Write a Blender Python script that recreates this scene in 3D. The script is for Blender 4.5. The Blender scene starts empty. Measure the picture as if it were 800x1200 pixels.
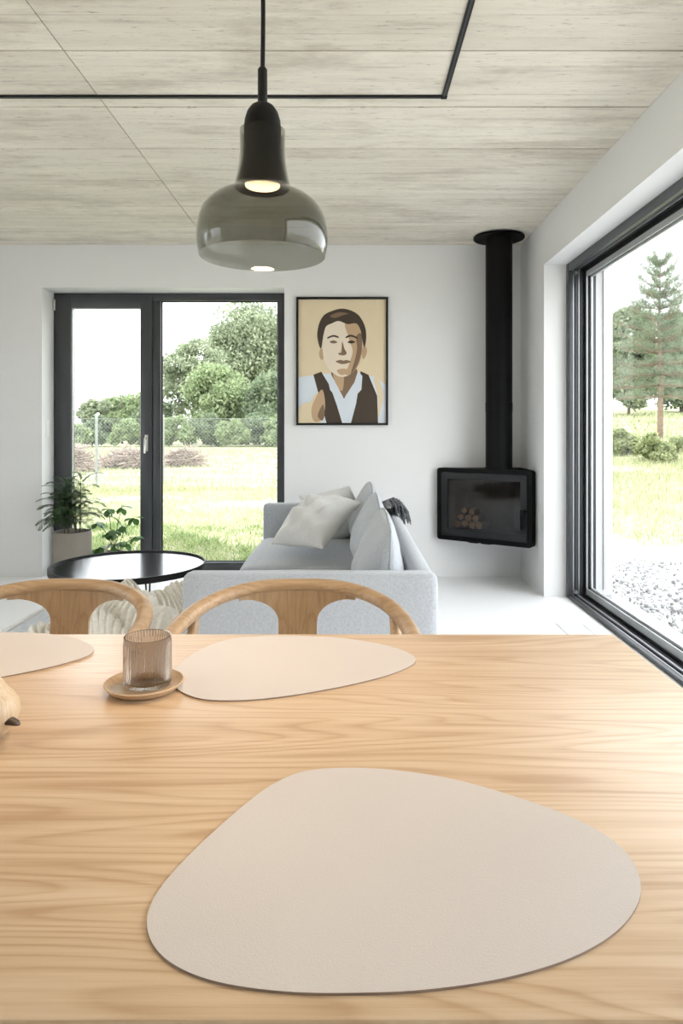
import bpy, bmesh, math, random
import numpy as np
from mathutils import Vector, Matrix

PI = math.pi
scene = bpy.context.scene
COL = scene.collection
rnd = random.Random(7)
rng = np.random.default_rng(11)

# ------------------------------------------------------------------ camera
cam_d = bpy.data.cameras.new('camera')
cam_d.sensor_width = 36.0
cam_d.lens = 24.0
cam_d.shift_x = -8.0 / 1200.0
cam_d.shift_y = -97.0 / 1200.0
cam_d.clip_start = 0.02
cam_d.clip_end = 500
cam = bpy.data.objects.new('camera', cam_d)
COL.objects.link(cam)
cam.location = (0, 0, 1.16)
cam.rotation_euler = (PI / 2, 0, 0)
scene.camera = cam

# ------------------------------------------------------------------ sky (bright overcast)
world = bpy.data.worlds.new('overcast_sky')
scene.world = world
world.use_nodes = True
bg = world.node_tree.nodes['Background']
bg.inputs['Color'].default_value = (0.93, 0.955, 1.0, 1)
bg.inputs['Strength'].default_value = 1.9

# ------------------------------------------------------------------ colour management
vs = scene.view_settings
vs.view_transform = 'Standard'
vs.look = 'None'
vs.gamma = 1
vs.use_curve_mapping = False
vs.exposure = 1.62

# ------------------------------------------------------------------ material helpers
def new_mat(name):
    m = bpy.data.materials.new(name)
    m.use_nodes = True
    nt = m.node_tree
    b = nt.nodes['Principled BSDF']
    return m, nt, b

def node(nt, kind, **kw):
    n = nt.nodes.new(kind)
    for k, v in kw.items():
        if k in n.inputs:
            n.inputs[k].default_value = v
        else:
            setattr(n, k, v)
    return n

def ramp(nt, fac, stops):
    r = nt.nodes.new('ShaderNodeValToRGB')
    e = r.color_ramp.elements
    while len(e) < len(stops):
        e.new(0.5)
    for i, (p, c) in enumerate(stops):
        e[i].position = p
        e[i].color = (*c, 1) if len(c) == 3 else c
    nt.links.new(fac, r.inputs['Fac'])
    return r.outputs['Color']

def coords(nt, scale=(1, 1, 1), world_pos=False, rot=(0, 0, 0)):
    mp = nt.nodes.new('ShaderNodeMapping')
    mp.inputs['Scale'].default_value = scale
    mp.inputs['Rotation'].default_value = rot
    if world_pos:
        g = nt.nodes.new('ShaderNodeNewGeometry')
        nt.links.new(g.outputs['Position'], mp.inputs['Vector'])
    else:
        t = nt.nodes.new('ShaderNodeTexCoord')
        nt.links.new(t.outputs['Object'], mp.inputs['Vector'])
    return mp.outputs['Vector']

def noise(nt, vec, scale, detail=4, rough=0.55, dist=0.0):
    n = node(nt, 'ShaderNodeTexNoise', Scale=scale, Detail=detail, Roughness=rough, Distortion=dist)
    nt.links.new(vec, n.inputs['Vector'])
    return n.outputs['Fac']

def bump(nt, b, height, strength=0.2, dist=0.01):
    n = node(nt, 'ShaderNodeBump', Strength=strength, Distance=dist)
    nt.links.new(height, n.inputs['Height'])
    nt.links.new(n.outputs['Normal'], b.inputs['Normal'])

def mix_rgb(nt, fac, a, c, mode='MIX'):
    n = nt.nodes.new('ShaderNodeMix')
    n.data_type = 'RGBA'
    n.blend_type = mode
    for sock, v in ((n.inputs[0], fac), (n.inputs[6], a), (n.inputs[7], c)):
        if hasattr(v, 'is_linked'):
            nt.links.new(v, sock)
        else:
            sock.default_value = v if not isinstance(v, tuple) else (*v[:3], 1)
    return n.outputs[2]

def plain(name, c, rough=0.5, metallic=0.0, var=0.06, nscale=8.0, bmp=0.0, bscale=60.0, spec=0.5, coat=0.0):
    """plain surface with a faint procedural tone variation and relief"""
    m, nt, b = new_mat(name)
    v = coords(nt)
    f = noise(nt, v, nscale, 3)
    lo = tuple(x * (1 - var) for x in c)
    hi = tuple(min(1, x * (1 + var)) for x in c)
    nt.links.new(ramp(nt, f, [(0.3, lo), (0.7, hi)]), b.inputs['Base Color'])
    b.inputs['Roughness'].default_value = rough
    b.inputs['Metallic'].default_value = metallic
    b.inputs['Specular IOR Level'].default_value = spec
    b.inputs['Coat Weight'].default_value = coat
    if bmp:
        bump(nt, b, noise(nt, v, bscale, 3), bmp, 0.004)
    return m

def wood(name, lo, mid, hi, along='X', scale=1.0, rough=0.42, figure=0.6, contrast=1.0):
    m, nt, b = new_mat(name)
    s = {'X': (0.42, 5.0, 5.0), 'Y': (5.0, 0.42, 5.0), 'Z': (5.0, 5.0, 0.42)}[along]
    s = tuple(x * scale for x in s)
    v = coords(nt, s)
    big = noise(nt, v, 1.15, 2, 0.45, 0.35)
    # growth rings read off a smooth field: cathedral figure
    mul = node(nt, 'ShaderNodeMath', operation='MULTIPLY'); mul.inputs[1].default_value = 17.0 * figure
    nt.links.new(big, mul.inputs[0])
    fr = node(nt, 'ShaderNodeMath', operation='FRACT'); nt.links.new(mul.outputs[0], fr.inputs[0])
    ring = ramp(nt, fr.outputs[0], [(0.0, (0.20,) * 3), (0.25, (0.48,) * 3), (0.55, (0.66,) * 3), (0.85, (0.55,) * 3), (1.0, (0.20,) * 3)])
    v2 = coords(nt, tuple(x * f_ for x, f_ in zip(s, {'X': (4, 11, 11), 'Y': (11, 4, 11), 'Z': (11, 11, 4)}[along])))
    fine = noise(nt, v2, 2.6, 6, 0.72)
    v3 = coords(nt, tuple(x * f_ for x, f_ in zip(s, {'X': (1.0, 5, 5), 'Y': (5, 1.0, 5), 'Z': (5, 5, 1.0)}[along])))
    mids = noise(nt, v3, 2.0, 4, 0.6, 0.2)
    f = mix_rgb(nt, 0.30, mix_rgb(nt, 0.5, fine, mids), ring)
    colr = ramp(nt, f, [(0.5 - 0.16 / contrast, lo), (0.5, mid), (0.5 + 0.14 / contrast, hi)])
    tone = noise(nt, coords(nt, tuple(x * 0.4 for x in s)), 1.0, 2)
    colr = mix_rgb(nt, 0.22, colr, ramp(nt, tone, [(0.35, lo), (0.65, hi)]))
    nt.links.new(colr, b.inputs['Base Color'])
    b.inputs['Roughness'].default_value = rough
    bump(nt, b, fine, 0.06, 0.003)
    return m

def fabric(name, c, var=0.12, scale=420.0, bmp=0.35, big=0.05, rough=0.95):
    m, nt, b = new_mat(name)
    v1 = coords(nt, (1, 1, 0.25))
    v2 = coords(nt, (0.25, 0.25, 1))
    a = noise(nt, v1, scale, 2)
    d = noise(nt, v2, scale, 2)
    w = mix_rgb(nt, 0.5, a, d)
    lo = tuple(x * (1 - var) for x in c); hi = tuple(min(1, x * (1 + var)) for x in c)
    colr = ramp(nt, w, [(0.36, lo), (0.64, hi)])
    tone = noise(nt, coords(nt), 2.5, 3)
    colr = mix_rgb(nt, big, colr, ramp(nt, tone, [(0.35, tuple(x * .7 for x in c)), (0.65, hi)]))
    nt.links.new(colr, b.inputs['Base Color'])
    b.inputs['Roughness'].default_value = rough
    b.inputs['Specular IOR Level'].default_value = 0.15
    b.inputs['Sheen Weight'].default_value = 0.25
    bump(nt, b, w, bmp, 0.0025)
    return m

def thin_glass(name, tint, refl=1.0, rough=0.0, ior=1.45):
    m = bpy.data.materials.new(name)
    m.use_nodes = True
    nt = m.node_tree
    nt.nodes.clear()
    out = nt.nodes.new('ShaderNodeOutputMaterial')
    tr = nt.nodes.new('ShaderNodeBsdfTransparent'); tr.inputs['Color'].default_value = (*tint, 1)
    gl = nt.nodes.new('ShaderNodeBsdfGlossy'); gl.inputs['Roughness'].default_value = rough
    gl.inputs['Color'].default_value = (refl, refl, refl, 1)
    # Schlick reflectance, the same from both sides of the thin wall
    lw = nt.nodes.new('ShaderNodeLayerWeight'); lw.inputs['Blend'].default_value = 0.5
    pw_ = node(nt, 'ShaderNodeMath', operation='POWER'); pw_.inputs[1].default_value = 5.0
    nt.links.new(lw.outputs['Facing'], pw_.inputs[0])
    f0 = ((ior - 1) / (ior + 1)) ** 2
    fr = node(nt, 'ShaderNodeMath', operation='MULTIPLY_ADD'); fr.inputs[1].default_value = 1 - f0; fr.inputs[2].default_value = f0
    nt.links.new(pw_.outputs[0], fr.inputs[0])
    # faint unevenness of the blown / rolled surface
    bp = nt.nodes.new('ShaderNodeBump'); bp.inputs['Strength'].default_value = 0.02; bp.inputs['Distance'].default_value = 0.002
    nt.links.new(noise(nt, coords(nt), 6.0, 1), bp.inputs['Height'])
    nt.links.new(bp.outputs['Normal'], gl.inputs['Normal'])
    mx = nt.nodes.new('ShaderNodeMixShader')
    nt.links.new(fr.outputs[0], mx.inputs[0])
    nt.links.new(tr.outputs[0], mx.inputs[1]); nt.links.new(gl.outputs[0], mx.inputs[2])
    nt.links.new(mx.outputs[0], out.inputs['Surface'])
    return m

def leafy(name, lo, mid, hi, transl=0.42, rough=0.6):
    m, nt, b = new_mat(name)
    g = nt.nodes.new('ShaderNodeNewGeometry')
    tone = noise(nt, coords(nt), 0.6, 2)
    f = mix_rgb(nt, 0.35, g.outputs['Random Per Island'], tone)
    colr = ramp(nt, f, [(0.2, lo), (0.5, mid), (0.85, hi)])
    nt.links.new(colr, b.inputs['Base Color'])
    b.inputs['Roughness'].default_value = rough
    b.inputs['Specular IOR Level'].default_value = 0.3
    tl = nt.nodes.new('ShaderNodeBsdfTranslucent')
    nt.links.new(colr, tl.inputs['Color'])
    mx = nt.nodes.new('ShaderNodeMixShader'); mx.inputs[0].default_value = transl
    out = nt.nodes['Material Output']
    nt.links.new(b.outputs[0], mx.inputs[1]); nt.links.new(tl.outputs[0], mx.inputs[2])
    nt.links.new(mx.outputs[0], out.inputs['Surface'])
    return m

def emit(name, c, s):
    m = bpy.data.materials.new(name); m.use_nodes = True
    nt = m.node_tree; nt.nodes.clear()
    e = nt.nodes.new('ShaderNodeEmission'); e.inputs['Color'].default_value = (*c, 1); e.inputs['Strength'].default_value = s
    o = nt.nodes.new('ShaderNodeOutputMaterial'); nt.links.new(e.outputs[0], o.inputs['Surface'])
    return m

def concrete(name):
    m, nt, b = new_mat(name)
    v = coords(nt, (1.0, 14.0, 1.0), True)
    v1 = coords(nt, (1.0, 1.0, 1.0), True)
    vb = coords(nt, (0.25, 3.2, 1.0), True)
    streak = noise(nt, v, 1.6, 8, 0.72, 0.25)
    cloud = noise(nt, v1, 1.1, 5, 0.6)
    board = noise(nt, vb, 1.5, 3, 0.5)
    c1 = ramp(nt, streak, [(0.30, (0.36, 0.33, 0.28)), (0.43, (0.77, 0.74, 0.68)), (0.60, (0.89, 0.865, 0.81)), (0.8, (0.93, 0.91, 0.865))])
    c2 = ramp(nt, cloud, [(0.32, (0.60, 0.56, 0.50)), (0.66, (0.93, 0.91, 0.86))])
    c3 = ramp(nt, board, [(0.35, (0.66, 0.63, 0.58)), (0.65, (0.93, 0.91, 0.86))])
    cc = mix_rgb(nt, 0.33, c1, c2)
    cc = mix_rgb(nt, 0.25, cc, c3)
    # pores and fine cracks
    vp = coords(nt, (4.0, 30.0, 1.0), True)
    pores = noise(nt, vp, 3.0, 6, 0.75)
    pf = ramp(nt, pores, [(0.31, (.8, .8, .8)), (0.41, (0, 0, 0))])
    cc = mix_rgb(nt, pf, cc, (0.20, 0.175, 0.15))
    # imprint of the narrow shuttering boards: broken thin lines along X
    sy = nt.nodes.new('ShaderNodeSeparateXYZ'); nt.links.new(v1, sy.inputs[0])
    bo = node(nt, 'ShaderNodeMath', operation='MULTIPLY_ADD'); bo.inputs[1].default_value = 1 / 0.1141; bo.inputs[2].default_value = 0.06
    nt.links.new(sy.outputs['Y'], bo.inputs[0])
    bf = node(nt, 'ShaderNodeMath', operation='FRACT'); nt.links.new(bo.outputs[0], bf.inputs[0])
    bl = ramp(nt, bf.outputs[0], [(0.0, (1, 1, 1)), (0.03, (0, 0, 0)), (0.985, (0, 0, 0)), (1.0, (1, 1, 1))])
    br = ramp(nt, noise(nt, coords(nt, (0.9, 6, 1), True), 1.3, 4, 0.7), [(0.42, (0, 0, 0)), (0.60, (.75, .75, .75))])
    cc = mix_rgb(nt, mix_rgb(nt, 1.0, bl, br, 'MULTIPLY'), cc, (0.27, 0.24, 0.20))
    st = ramp(nt, noise(nt, coords(nt, (0.7, 2.2, 1), True), 2.2, 6, 0.7), [(0.50, (0, 0, 0)), (0.70, (.65, .65, .65))])
    cc = mix_rgb(nt, st, cc, (0.46, 0.42, 0.36))
    oi = nt.nodes.new('ShaderNodeObjectInfo')
    tone = ramp(nt, oi.outputs['Random'], [(0, (0.89, 0.855, 0.78)), (1, (1.0, 0.97, 0.895))])
    cc = mix_rgb(nt, 1.0, cc, tone, 'MULTIPLY')
    nt.links.new(cc, b.inputs['Base Color'])
    b.inputs['Roughness'].default_value = 0.85
    b.inputs['Specular IOR Level'].default_value = 0.2
    bump(nt, b, streak, 0.5, 0.012)
    return m

def plaster(name, c):
    m, nt, b = new_mat(name)
    v = coords(nt, world_pos=True)
    f = noise(nt, v, 1.4, 5)
    nt.links.new(ramp(nt, f, [(0.3, tuple(x * .965 for x in c)), (0.7, c)]), b.inputs['Base Color'])
    b.inputs['Roughness'].default_value = 0.9
    b.inputs['Specular IOR Level'].default_value = 0.2
    bump(nt, b, noise(nt, v, 90, 3), 0.08, 0.003)
    return m

M = {}
M['plaster'] = plaster('white_plaster', (0.78, 0.78, 0.77))
M['facade'] = plaster('white_render', (0.88, 0.88, 0.87))
M['resin'] = plain('white_resin_floor', (0.89, 0.89, 0.89), 0.33, var=0.015, nscale=1.5)
M['concrete'] = concrete('board_marked_concrete')
M['joint'] = plain('concrete_joint', (0.16, 0.145, 0.125), 0.9)
M['anthracite'] = plain('anthracite_frame', (0.045, 0.048, 0.053), 0.38, var=0.1, nscale=3)
M['gasket'] = plain('black_gasket', (0.012, 0.012, 0.013), 0.6)
M['alu'] = plain('aluminium_track', (0.42, 0.43, 0.45), 0.32, metallic=0.6, var=0.05)
M['spacer'] = plain('silver_spacer', (0.62, 0.63, 0.64), 0.35, metallic=0.3)
M['white_plastic'] = plain('white_plastic', (0.82, 0.82, 0.8), 0.35, var=0.01)
M['steel'] = plain('brushed_steel', (0.62, 0.61, 0.58), 0.3, metallic=0.8)
M['pane'] = thin_glass('window_glass', (0.975, 0.985, 0.98), 0.35)
M['smoke'] = thin_glass('smoked_glass', (0.69, 0.69, 0.66), 1.0, 0.0, 1.38)
m, nt, b = new_mat('brown_smoked_glass')
b.inputs['Base Color'].default_value = (0.60, 0.56, 0.52, 1); b.inputs['Transmission Weight'].default_value = 1.0
b.inputs['Roughness'].default_value = 0.02; b.inputs['IOR'].default_value = 1.40
bump(nt, b, noise(nt, coords(nt), 30, 1), 0.02, 0.001)
M['brown_glass'] = m
M['stove_glass'] = thin_glass('stove_glass', (0.70, 0.67, 0.63), 0.9, 0.01, 1.5)
M['black_steel'] = plain('black_stove_steel', (0.0045, 0.0045, 0.0047), 0.5, var=0.2, nscale=4, spec=0.1)
M['black_matte'] = plain('black_matte_metal', (0.008, 0.008, 0.008), 0.5, spec=0.3)
M['black_wood'] = wood('black_stained_wood', (0.004, 0.004, 0.004), (0.007, 0.0065, 0.0065), (0.012, 0.011, 0.0105), 'Z', 4, 0.5)
M['black_wood'].node_tree.nodes['Principled BSDF'].inputs['Specular IOR Level'].default_value = 0.2
M['black_top'] = plain('black_gloss_top', (0.011, 0.011, 0.012), 0.16, var=0.15, nscale=5)
M['door_black'] = plain('charcoal_stove_door', (0.016, 0.016, 0.0165), 0.5, var=0.1, spec=0.3)
M['firebrick'] = plain('vermiculite', (0.075, 0.068, 0.06), 0.9, var=0.2, nscale=14)
M['oak_top'] = wood('oak_table_top', (0.465, 0.292, 0.160), (0.615, 0.435, 0.270), (0.70, 0.53, 0.36), 'X', 1.0, 0.36, 1.9, 1.25)
M['oak_rail'] = wood('oak_bent_rail', (0.26, 0.155, 0.075), (0.39, 0.25, 0.132), (0.49, 0.34, 0.20), 'X', 2.2, 0.42)
M['oak_panel'] = wood('oak_veneer', (0.235, 0.138, 0.066), (0.335, 0.212, 0.108), (0.41, 0.275, 0.152), 'Z', 3.0, 0.45)
M['oak_small'] = wood('oak_turned', (0.40, 0.26, 0.15), (0.53, 0.375, 0.235), (0.62, 0.47, 0.32), 'X', 5.0, 0.45)
M['maple'] = wood('pale_maple', (0.47, 0.32, 0.185), (0.57, 0.42, 0.27), (0.65, 0.51, 0.35), 'Z', 6.0, 0.4)
M['walnut'] = wood('dark_walnut', (0.045, 0.025, 0.015), (0.07, 0.04, 0.025), (0.10, 0.06, 0.04), 'X', 8.0, 0.4)
M['mat_leather'] = plain('beige_leather', (0.60, 0.54, 0.495), 0.5, var=0.02, nscale=4, bmp=0.12, bscale=500)
M['mat_edge'] = plain('leather_edge', (0.30, 0.22, 0.17), 0.8)
M['sofa'] = fabric('grey_sofa_weave', (0.42, 0.44, 0.465), 0.13, 300)
M['sofa_seam'] = fabric('grey_sofa_piping', (0.36, 0.38, 0.405), 0.1, 330)
M['linen'] = fabric('pale_linen', (0.66, 0.655, 0.63), 0.08, 300, 0.3, 0.12)
M['throw'] = fabric('charcoal_wool', (0.105, 0.11, 0.115), 0.25, 200, 0.5)
M['throw_light'] = fabric('mid_grey_wool', (0.32, 0.33, 0.335), 0.2, 200, 0.5)
M['knit'] = fabric('cream_knit', (0.72, 0.68, 0.60), 0.10, 160, 0.5, 0.1)
M['rug'] = fabric('grey_rug', (0.50, 0.52, 0.54), 0.18, 120, 0.6, 0.15)
M['fringe'] = fabric('white_fringe', (0.8, 0.79, 0.76), 0.08, 120, 0.4)
M['pouf'] = fabric('dark_pouf', (0.13, 0.135, 0.14), 0.2, 200, 0.5)
M['taupe_pot'] = plain('taupe_ceramic', (0.245, 0.215, 0.18), 0.55, var=0.05)
M['clay_pot'] = plain('beige_clay', (0.46, 0.39, 0.32), 0.8, var=0.06)
M['soil'] = plain('potting_soil', (0.035, 0.026, 0.018), 0.95, var=0.4, nscale=60, bmp=0.8, bscale=120)
M['fern'] = leafy('feathery_leaf', (0.024, 0.055, 0.022), (0.055, 0.11, 0.042), (0.11, 0.185, 0.072), 0.3)
M['stem'] = plain('green_brown_stem', (0.10, 0.085, 0.04), 0.7)
M['round_leaf'] = leafy('glossy_round_leaf', (0.04, 0.10, 0.035), (0.085, 0.19, 0.06), (0.17, 0.30, 0.10), 0.35, 0.4)
M['bark'] = plain('grey_bark', (0.16, 0.13, 0.105), 0.9, var=0.3, nscale=9, bmp=0.5, bscale=25)
M['pine_bark'] = plain('reddish_pine_bark', (0.29, 0.205, 0.16), 0.9, var=0.3, nscale=9, bmp=0.5, bscale=25)
M['pale_bark'] = plain('firewood_bark', (0.10, 0.07, 0.05), 0.9, var=0.3, nscale=20)
M['log_end'] = wood('firewood_cut', (0.26, 0.15, 0.08), (0.42, 0.27, 0.16), (0.52, 0.36, 0.23), 'X', 6, 0.8)
M['leaf_a'] = leafy('hazed_willow_green_leaves', (0.19, 0.23, 0.15), (0.30, 0.345, 0.22), (0.42, 0.46, 0.31))  # greens a to c are lightened: distance haze put into the leaf colour
M['leaf_b'] = leafy('hazed_fresh_green_leaves', (0.19, 0.25, 0.13), (0.30, 0.37, 0.195), (0.43, 0.49, 0.28))
M['leaf_c'] = leafy('hazed_dark_green_leaves', (0.14, 0.19, 0.12), (0.225, 0.28, 0.17), (0.32, 0.37, 0.23))
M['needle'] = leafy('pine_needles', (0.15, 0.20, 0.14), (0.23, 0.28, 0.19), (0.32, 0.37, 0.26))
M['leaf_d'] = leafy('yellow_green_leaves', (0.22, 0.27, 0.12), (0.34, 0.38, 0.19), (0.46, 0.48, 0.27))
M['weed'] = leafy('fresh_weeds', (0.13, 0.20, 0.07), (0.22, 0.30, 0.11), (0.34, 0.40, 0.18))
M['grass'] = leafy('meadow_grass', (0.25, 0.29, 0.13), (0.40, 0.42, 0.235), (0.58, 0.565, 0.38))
M['brush'] = plain('dry_brushwood', (0.36, 0.29, 0.245), 0.9, var=0.3, nscale=3)
M['galv'] = plain('galvanised_wire', (0.27, 0.28, 0.275), 0.6, metallic=0.0)
M['stone'] = None

# ------------------------------------------------------------------ object helpers
def wloc(o):
    v = Vector((0, 0, 0))
    while o is not None:
        v += o.location
        o = o.parent
    return v

def tag(o, label=None, cat=None, group=None, kind=None):
    if label: o['label'] = label
    if cat: o['category'] = cat
    if group: o['group'] = group
    if kind: o['kind'] = kind
    return o

def thing(name, label, cat, loc=(0, 0, 0), rz=0.0, group=None, kind=None):
    o = bpy.data.objects.new(name, None)
    o.empty_display_size = 0.1
    COL.objects.link(o)
    o.location = loc
    o.rotation_euler = (0, 0, rz)
    return tag(o, label, cat, group, kind)

def link(name, me, mat, parent=None, smooth=False, auto=None):
    """link a mesh whose vertices are in the frame of the parent thing"""
    o = bpy.data.objects.new(name, me)
    COL.objects.link(o)
    if mat is not None:
        for mm in (mat if isinstance(mat, (list, tuple)) else [mat]):
            me.materials.append(mm)
    if smooth:
        me.polygons.foreach_set('use_smooth', [True] * len(me.polygons))
        if auto:
            me.set_sharp_from_angle(angle=math.radians(auto))
    if parent is not None:
        o.parent = parent
    return o

def bm_obj(name, bm, mat, parent=None, smooth=False, auto=None, world=True):
    """bm in world coordinates -> object in the frame of its parent"""
    if parent is not None and world:
        bmesh.ops.translate(bm, verts=bm.verts, vec=-wloc(parent))
    me = bpy.data.meshes.new(name)
    bm.normal_update()
    bm.to_mesh(me)
    bm.free()
    return link(name, me, mat, parent, smooth, auto)

def add_box(bm, x0, x1, y0, y1, z0, z1, bev=0.0, seg=2):
    r = bmesh.ops.create_cube(bm, size=1.0)
    vs_ = r['verts']
    for v in vs_:
        v.co = Vector(((x0 + x1) / 2 + v.co.x * (x1 - x0), (y0 + y1) / 2 + v.co.y * (y1 - y0), (z0 + z1) / 2 + v.co.z * (z1 - z0)))
    if bev > 0:
        es = list({e for v in vs_ for e in v.link_edges})
        bmesh.ops.bevel(bm, geom=es, offset=bev, segments=seg, affect='EDGES', profile=0.5)

def box(name, x0, x1, y0, y1, z0, z1, mat, parent=None, bev=0.0, seg=2):
    bm = bmesh.new()
    add_box(bm, x0, x1, y0, y1, z0, z1, bev, seg)
    return bm_obj(name, bm, mat, parent, smooth=bev > 0, auto=40)

def boxes(name, lst, mat, parent=None, bev=0.0):
    bm = bmesh.new()
    for b in lst:
        add_box(bm, *b, bev=bev)
    return bm_obj(name, bm, mat, parent, smooth=bev > 0, auto=40)

def add_tube(bm, pts, rad, seg=10, cap=True, flat=None):
    """tube along pts; rad scalar or list; flat=(a,b): scale of the two cross axes"""
    pts = [Vector(p) for p in pts]
    n = len(pts)
    rads = rad if isinstance(rad, (list, tuple)) else [rad] * n
    rings = []
    up = Vector((0, 0, 1))
    prev = None
    for i, p in enumerate(pts):
        t = (pts[min(i + 1, n - 1)] - pts[max(i - 1, 0)]).normalized()
        if prev is None:
            ref = up if abs(t.dot(up)) < 0.95 else Vector((1, 0, 0))
            a = t.cross(ref).normalized()
        else:
            a = (prev - t * prev.dot(t)).normalized()
        prev = a
        c = t.cross(a).normalized()
        fa, fb = flat if flat else (1, 1)
        rings.append([bm.verts.new(p + a * (math.cos(2 * PI * k / seg) * rads[i] * fa) + c * (math.sin(2 * PI * k / seg) * rads[i] * fb)) for k in range(seg)])
    for i in range(n - 1):
        for k in range(seg):
            bm.faces.new((rings[i][k], rings[i][(k + 1) % seg], rings[i + 1][(k + 1) % seg], rings[i + 1][k]))
    if cap:
        bm.faces.new(list(reversed(rings[0])))
        bm.faces.new(rings[-1])

def tube(name, pts, rad, mat, parent=None, seg=10, world=True, flat=None):
    bm = bmesh.new()
    add_tube(bm, pts, rad, seg, True, flat)
    bmesh.ops.recalc_face_normals(bm, faces=bm.faces)
    return bm_obj(name, bm, mat, parent, smooth=True, auto=50, world=world)

def add_lathe(bm, prof, c=(0, 0, 0), seg=32, closed=False):
    c = Vector(c)
    rings = []
    for r, z in prof:
        if r < 1e-6:
            rings.append([bm.verts.new(c + Vector((0, 0, z)))])
        else:
            rings.append([bm.verts.new(c + Vector((r * math.cos(2 * PI * k / seg), r * math.sin(2 * PI * k / seg), z))) for k in range(seg)])
    pairs = list(zip(rings[:-1], rings[1:]))
    if closed:
        pairs.append((rings[-1], rings[0]))
    for a, b in pairs:
        for k in range(seg):
            q = [a[k % len(a)], a[(k + 1) % len(a)], b[(k + 1) % len(b)], b[k % len(b)]]
            u = []
            for v in q:
                if v not in u:
                    u.append(v)
            if len(u) >= 3:
                try:
                    bm.faces.new(u)
                except ValueError:
                    pass

def lathe(name, prof, c, mat, parent=None, seg=32, closed=False, auto=35, world=True):
    bm = bmesh.new()
    add_lathe(bm, prof, c, seg, closed)
    bmesh.ops.recalc_face_normals(bm, faces=bm.faces)
    return bm_obj(name, bm, mat, parent, smooth=True, auto=auto, world=world)

def catmull(pts, n=8, closed=False):
    pts = [Vector(p) for p in pts]
    out = []
    m = len(pts)
    rngi = range(m) if closed else range(m - 1)
    for i in rngi:
        if closed:
            p0, p1, p2, p3 = pts[(i - 1) % m], pts[i], pts[(i + 1) % m], pts[(i + 2) % m]
        else:
            p0, p1, p2, p3 = pts[max(i - 1, 0)], pts[i], pts[i + 1], pts[min(i + 2, m - 1)]
        for k in range(n):
            t = k / n
            out.append(0.5 * ((2 * p1) + (p2 - p0) * t + (2 * p0 - 5 * p1 + 4 * p2 - p3) * t * t + (-p0 + 3 * p1 - 3 * p2 + p3) * t ** 3))
    if not closed:
        out.append(pts[-1])
    return out

def copy_tree(o, parent=None):
    c = o.copy()
    COL.objects.link(c)
    c.parent = parent
    for ch in list(o.children):
        copy_tree(ch, c)
    return c

def np_mesh(name, V, F, mat, parent=None, smooth=False):
    me = bpy.data.meshes.new(name)
    V = np.asarray(V, dtype=np.float32)
    F = np.asarray(F, dtype=np.int32)
    k = F.shape[1]
    me.vertices.add(len(V)); me.vertices.foreach_set('co', V.ravel())
    me.loops.add(F.size); me.loops.foreach_set('vertex_index', F.ravel())
    me.polygons.add(len(F))
    me.polygons.foreach_set('loop_start', np.arange(0, F.size, k, dtype=np.int32))
    me.update(calc_edges=True)
    return link(name, me, mat, parent, smooth)

# ================================================================== ROOM
YB = 5.37      # inner face of back wall
XR = 1.355     # inner face of right wall
XL = -4.2
YF = -2.6
H = 2.61

tag(box('floor', XL - .4, 1.83, YF - .4, 5.85, -0.16, 0, M['resin']), 'seamless white resin floor', 'floor', kind='structure')

# concrete ceiling: slab with board-marked panels, joints recessed between them
ceil = thing('ceiling', 'raw board-marked concrete ceiling', 'ceiling', (0, 0, H), kind='structure')
box('slab', XL - .4, 1.83, YF - .4, 5.85, H + 0.006, H + 0.30, M['joint'], ceil)
ys = [2.618 + 0.4565 * k for k in range(-12, 7)]
ys = [y for y in ys if YF < y < YB - 0.05]
ys = [YF] + ys + [YB]
xs = [XL, -3.49, -1.09, XR]
for i in range(len(ys) - 1):
    for j in range(len(xs) - 1):
        x0, x1, y0, y1 = xs[j], xs[j + 1], ys[i], ys[i + 1]
        dz = rnd.uniform(0, 0.0018)
        g = 0.0028 + 0.003 * rnd.random()
        box('concrete_panel', x0 + (0.002 if j else 0), x1 - (0.002 if j < len(xs) - 2 else 0), y0 + g, y1 - g, H + dz, H + 0.008, M['concrete'], ceil, 0.0015, 1)

# back wall with the french window opening
WX0, WX1, WZ = -2.409, -0.503, 2.274
tag(boxes('wall_back', [(XL - .4, WX0, YB, 5.85, 0, H + .006), (WX1, 1.83, YB, 5.85, 0, H + .006), (WX0, WX1, YB, 5.85, WZ, H + .006)], M['plaster']),
    'white plastered back wall behind sofa and stove', 'wall', kind='structure')
# right wall with the wide sliding window opening
SY0, SY1, SZ = -0.5, 4.73, 2.300
tag(boxes('wall_right', [(XR, 1.83, SY1, YB, 0, H + .006), (XR, 1.83, YF - .4, SY0, 0, H + .006), (XR, 1.83, SY0, SY1, SZ, H + .006)], M['plaster']),
    'white plastered right wall with deep window reveal', 'wall', kind='structure')
# unseen rest of the open-plan room, with a left opening added for light
tag(boxes('wall_left', [(XL - .4, XL, 2.7, YB, 0, H + .006), (XL - .4, XL, YF - .4, -0.6, 0, H + .006), (XL - .4, XL, -0.6, 2.7, 2.30, H + .006)], M['plaster']),
    'white plastered left wall', 'wall', kind='structure')
tag(box('wall_front', XL, XR, YF - .4, YF, 0, H + .006, M['plaster']), 'white plastered wall of the dining end', 'wall', kind='structure')

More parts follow.
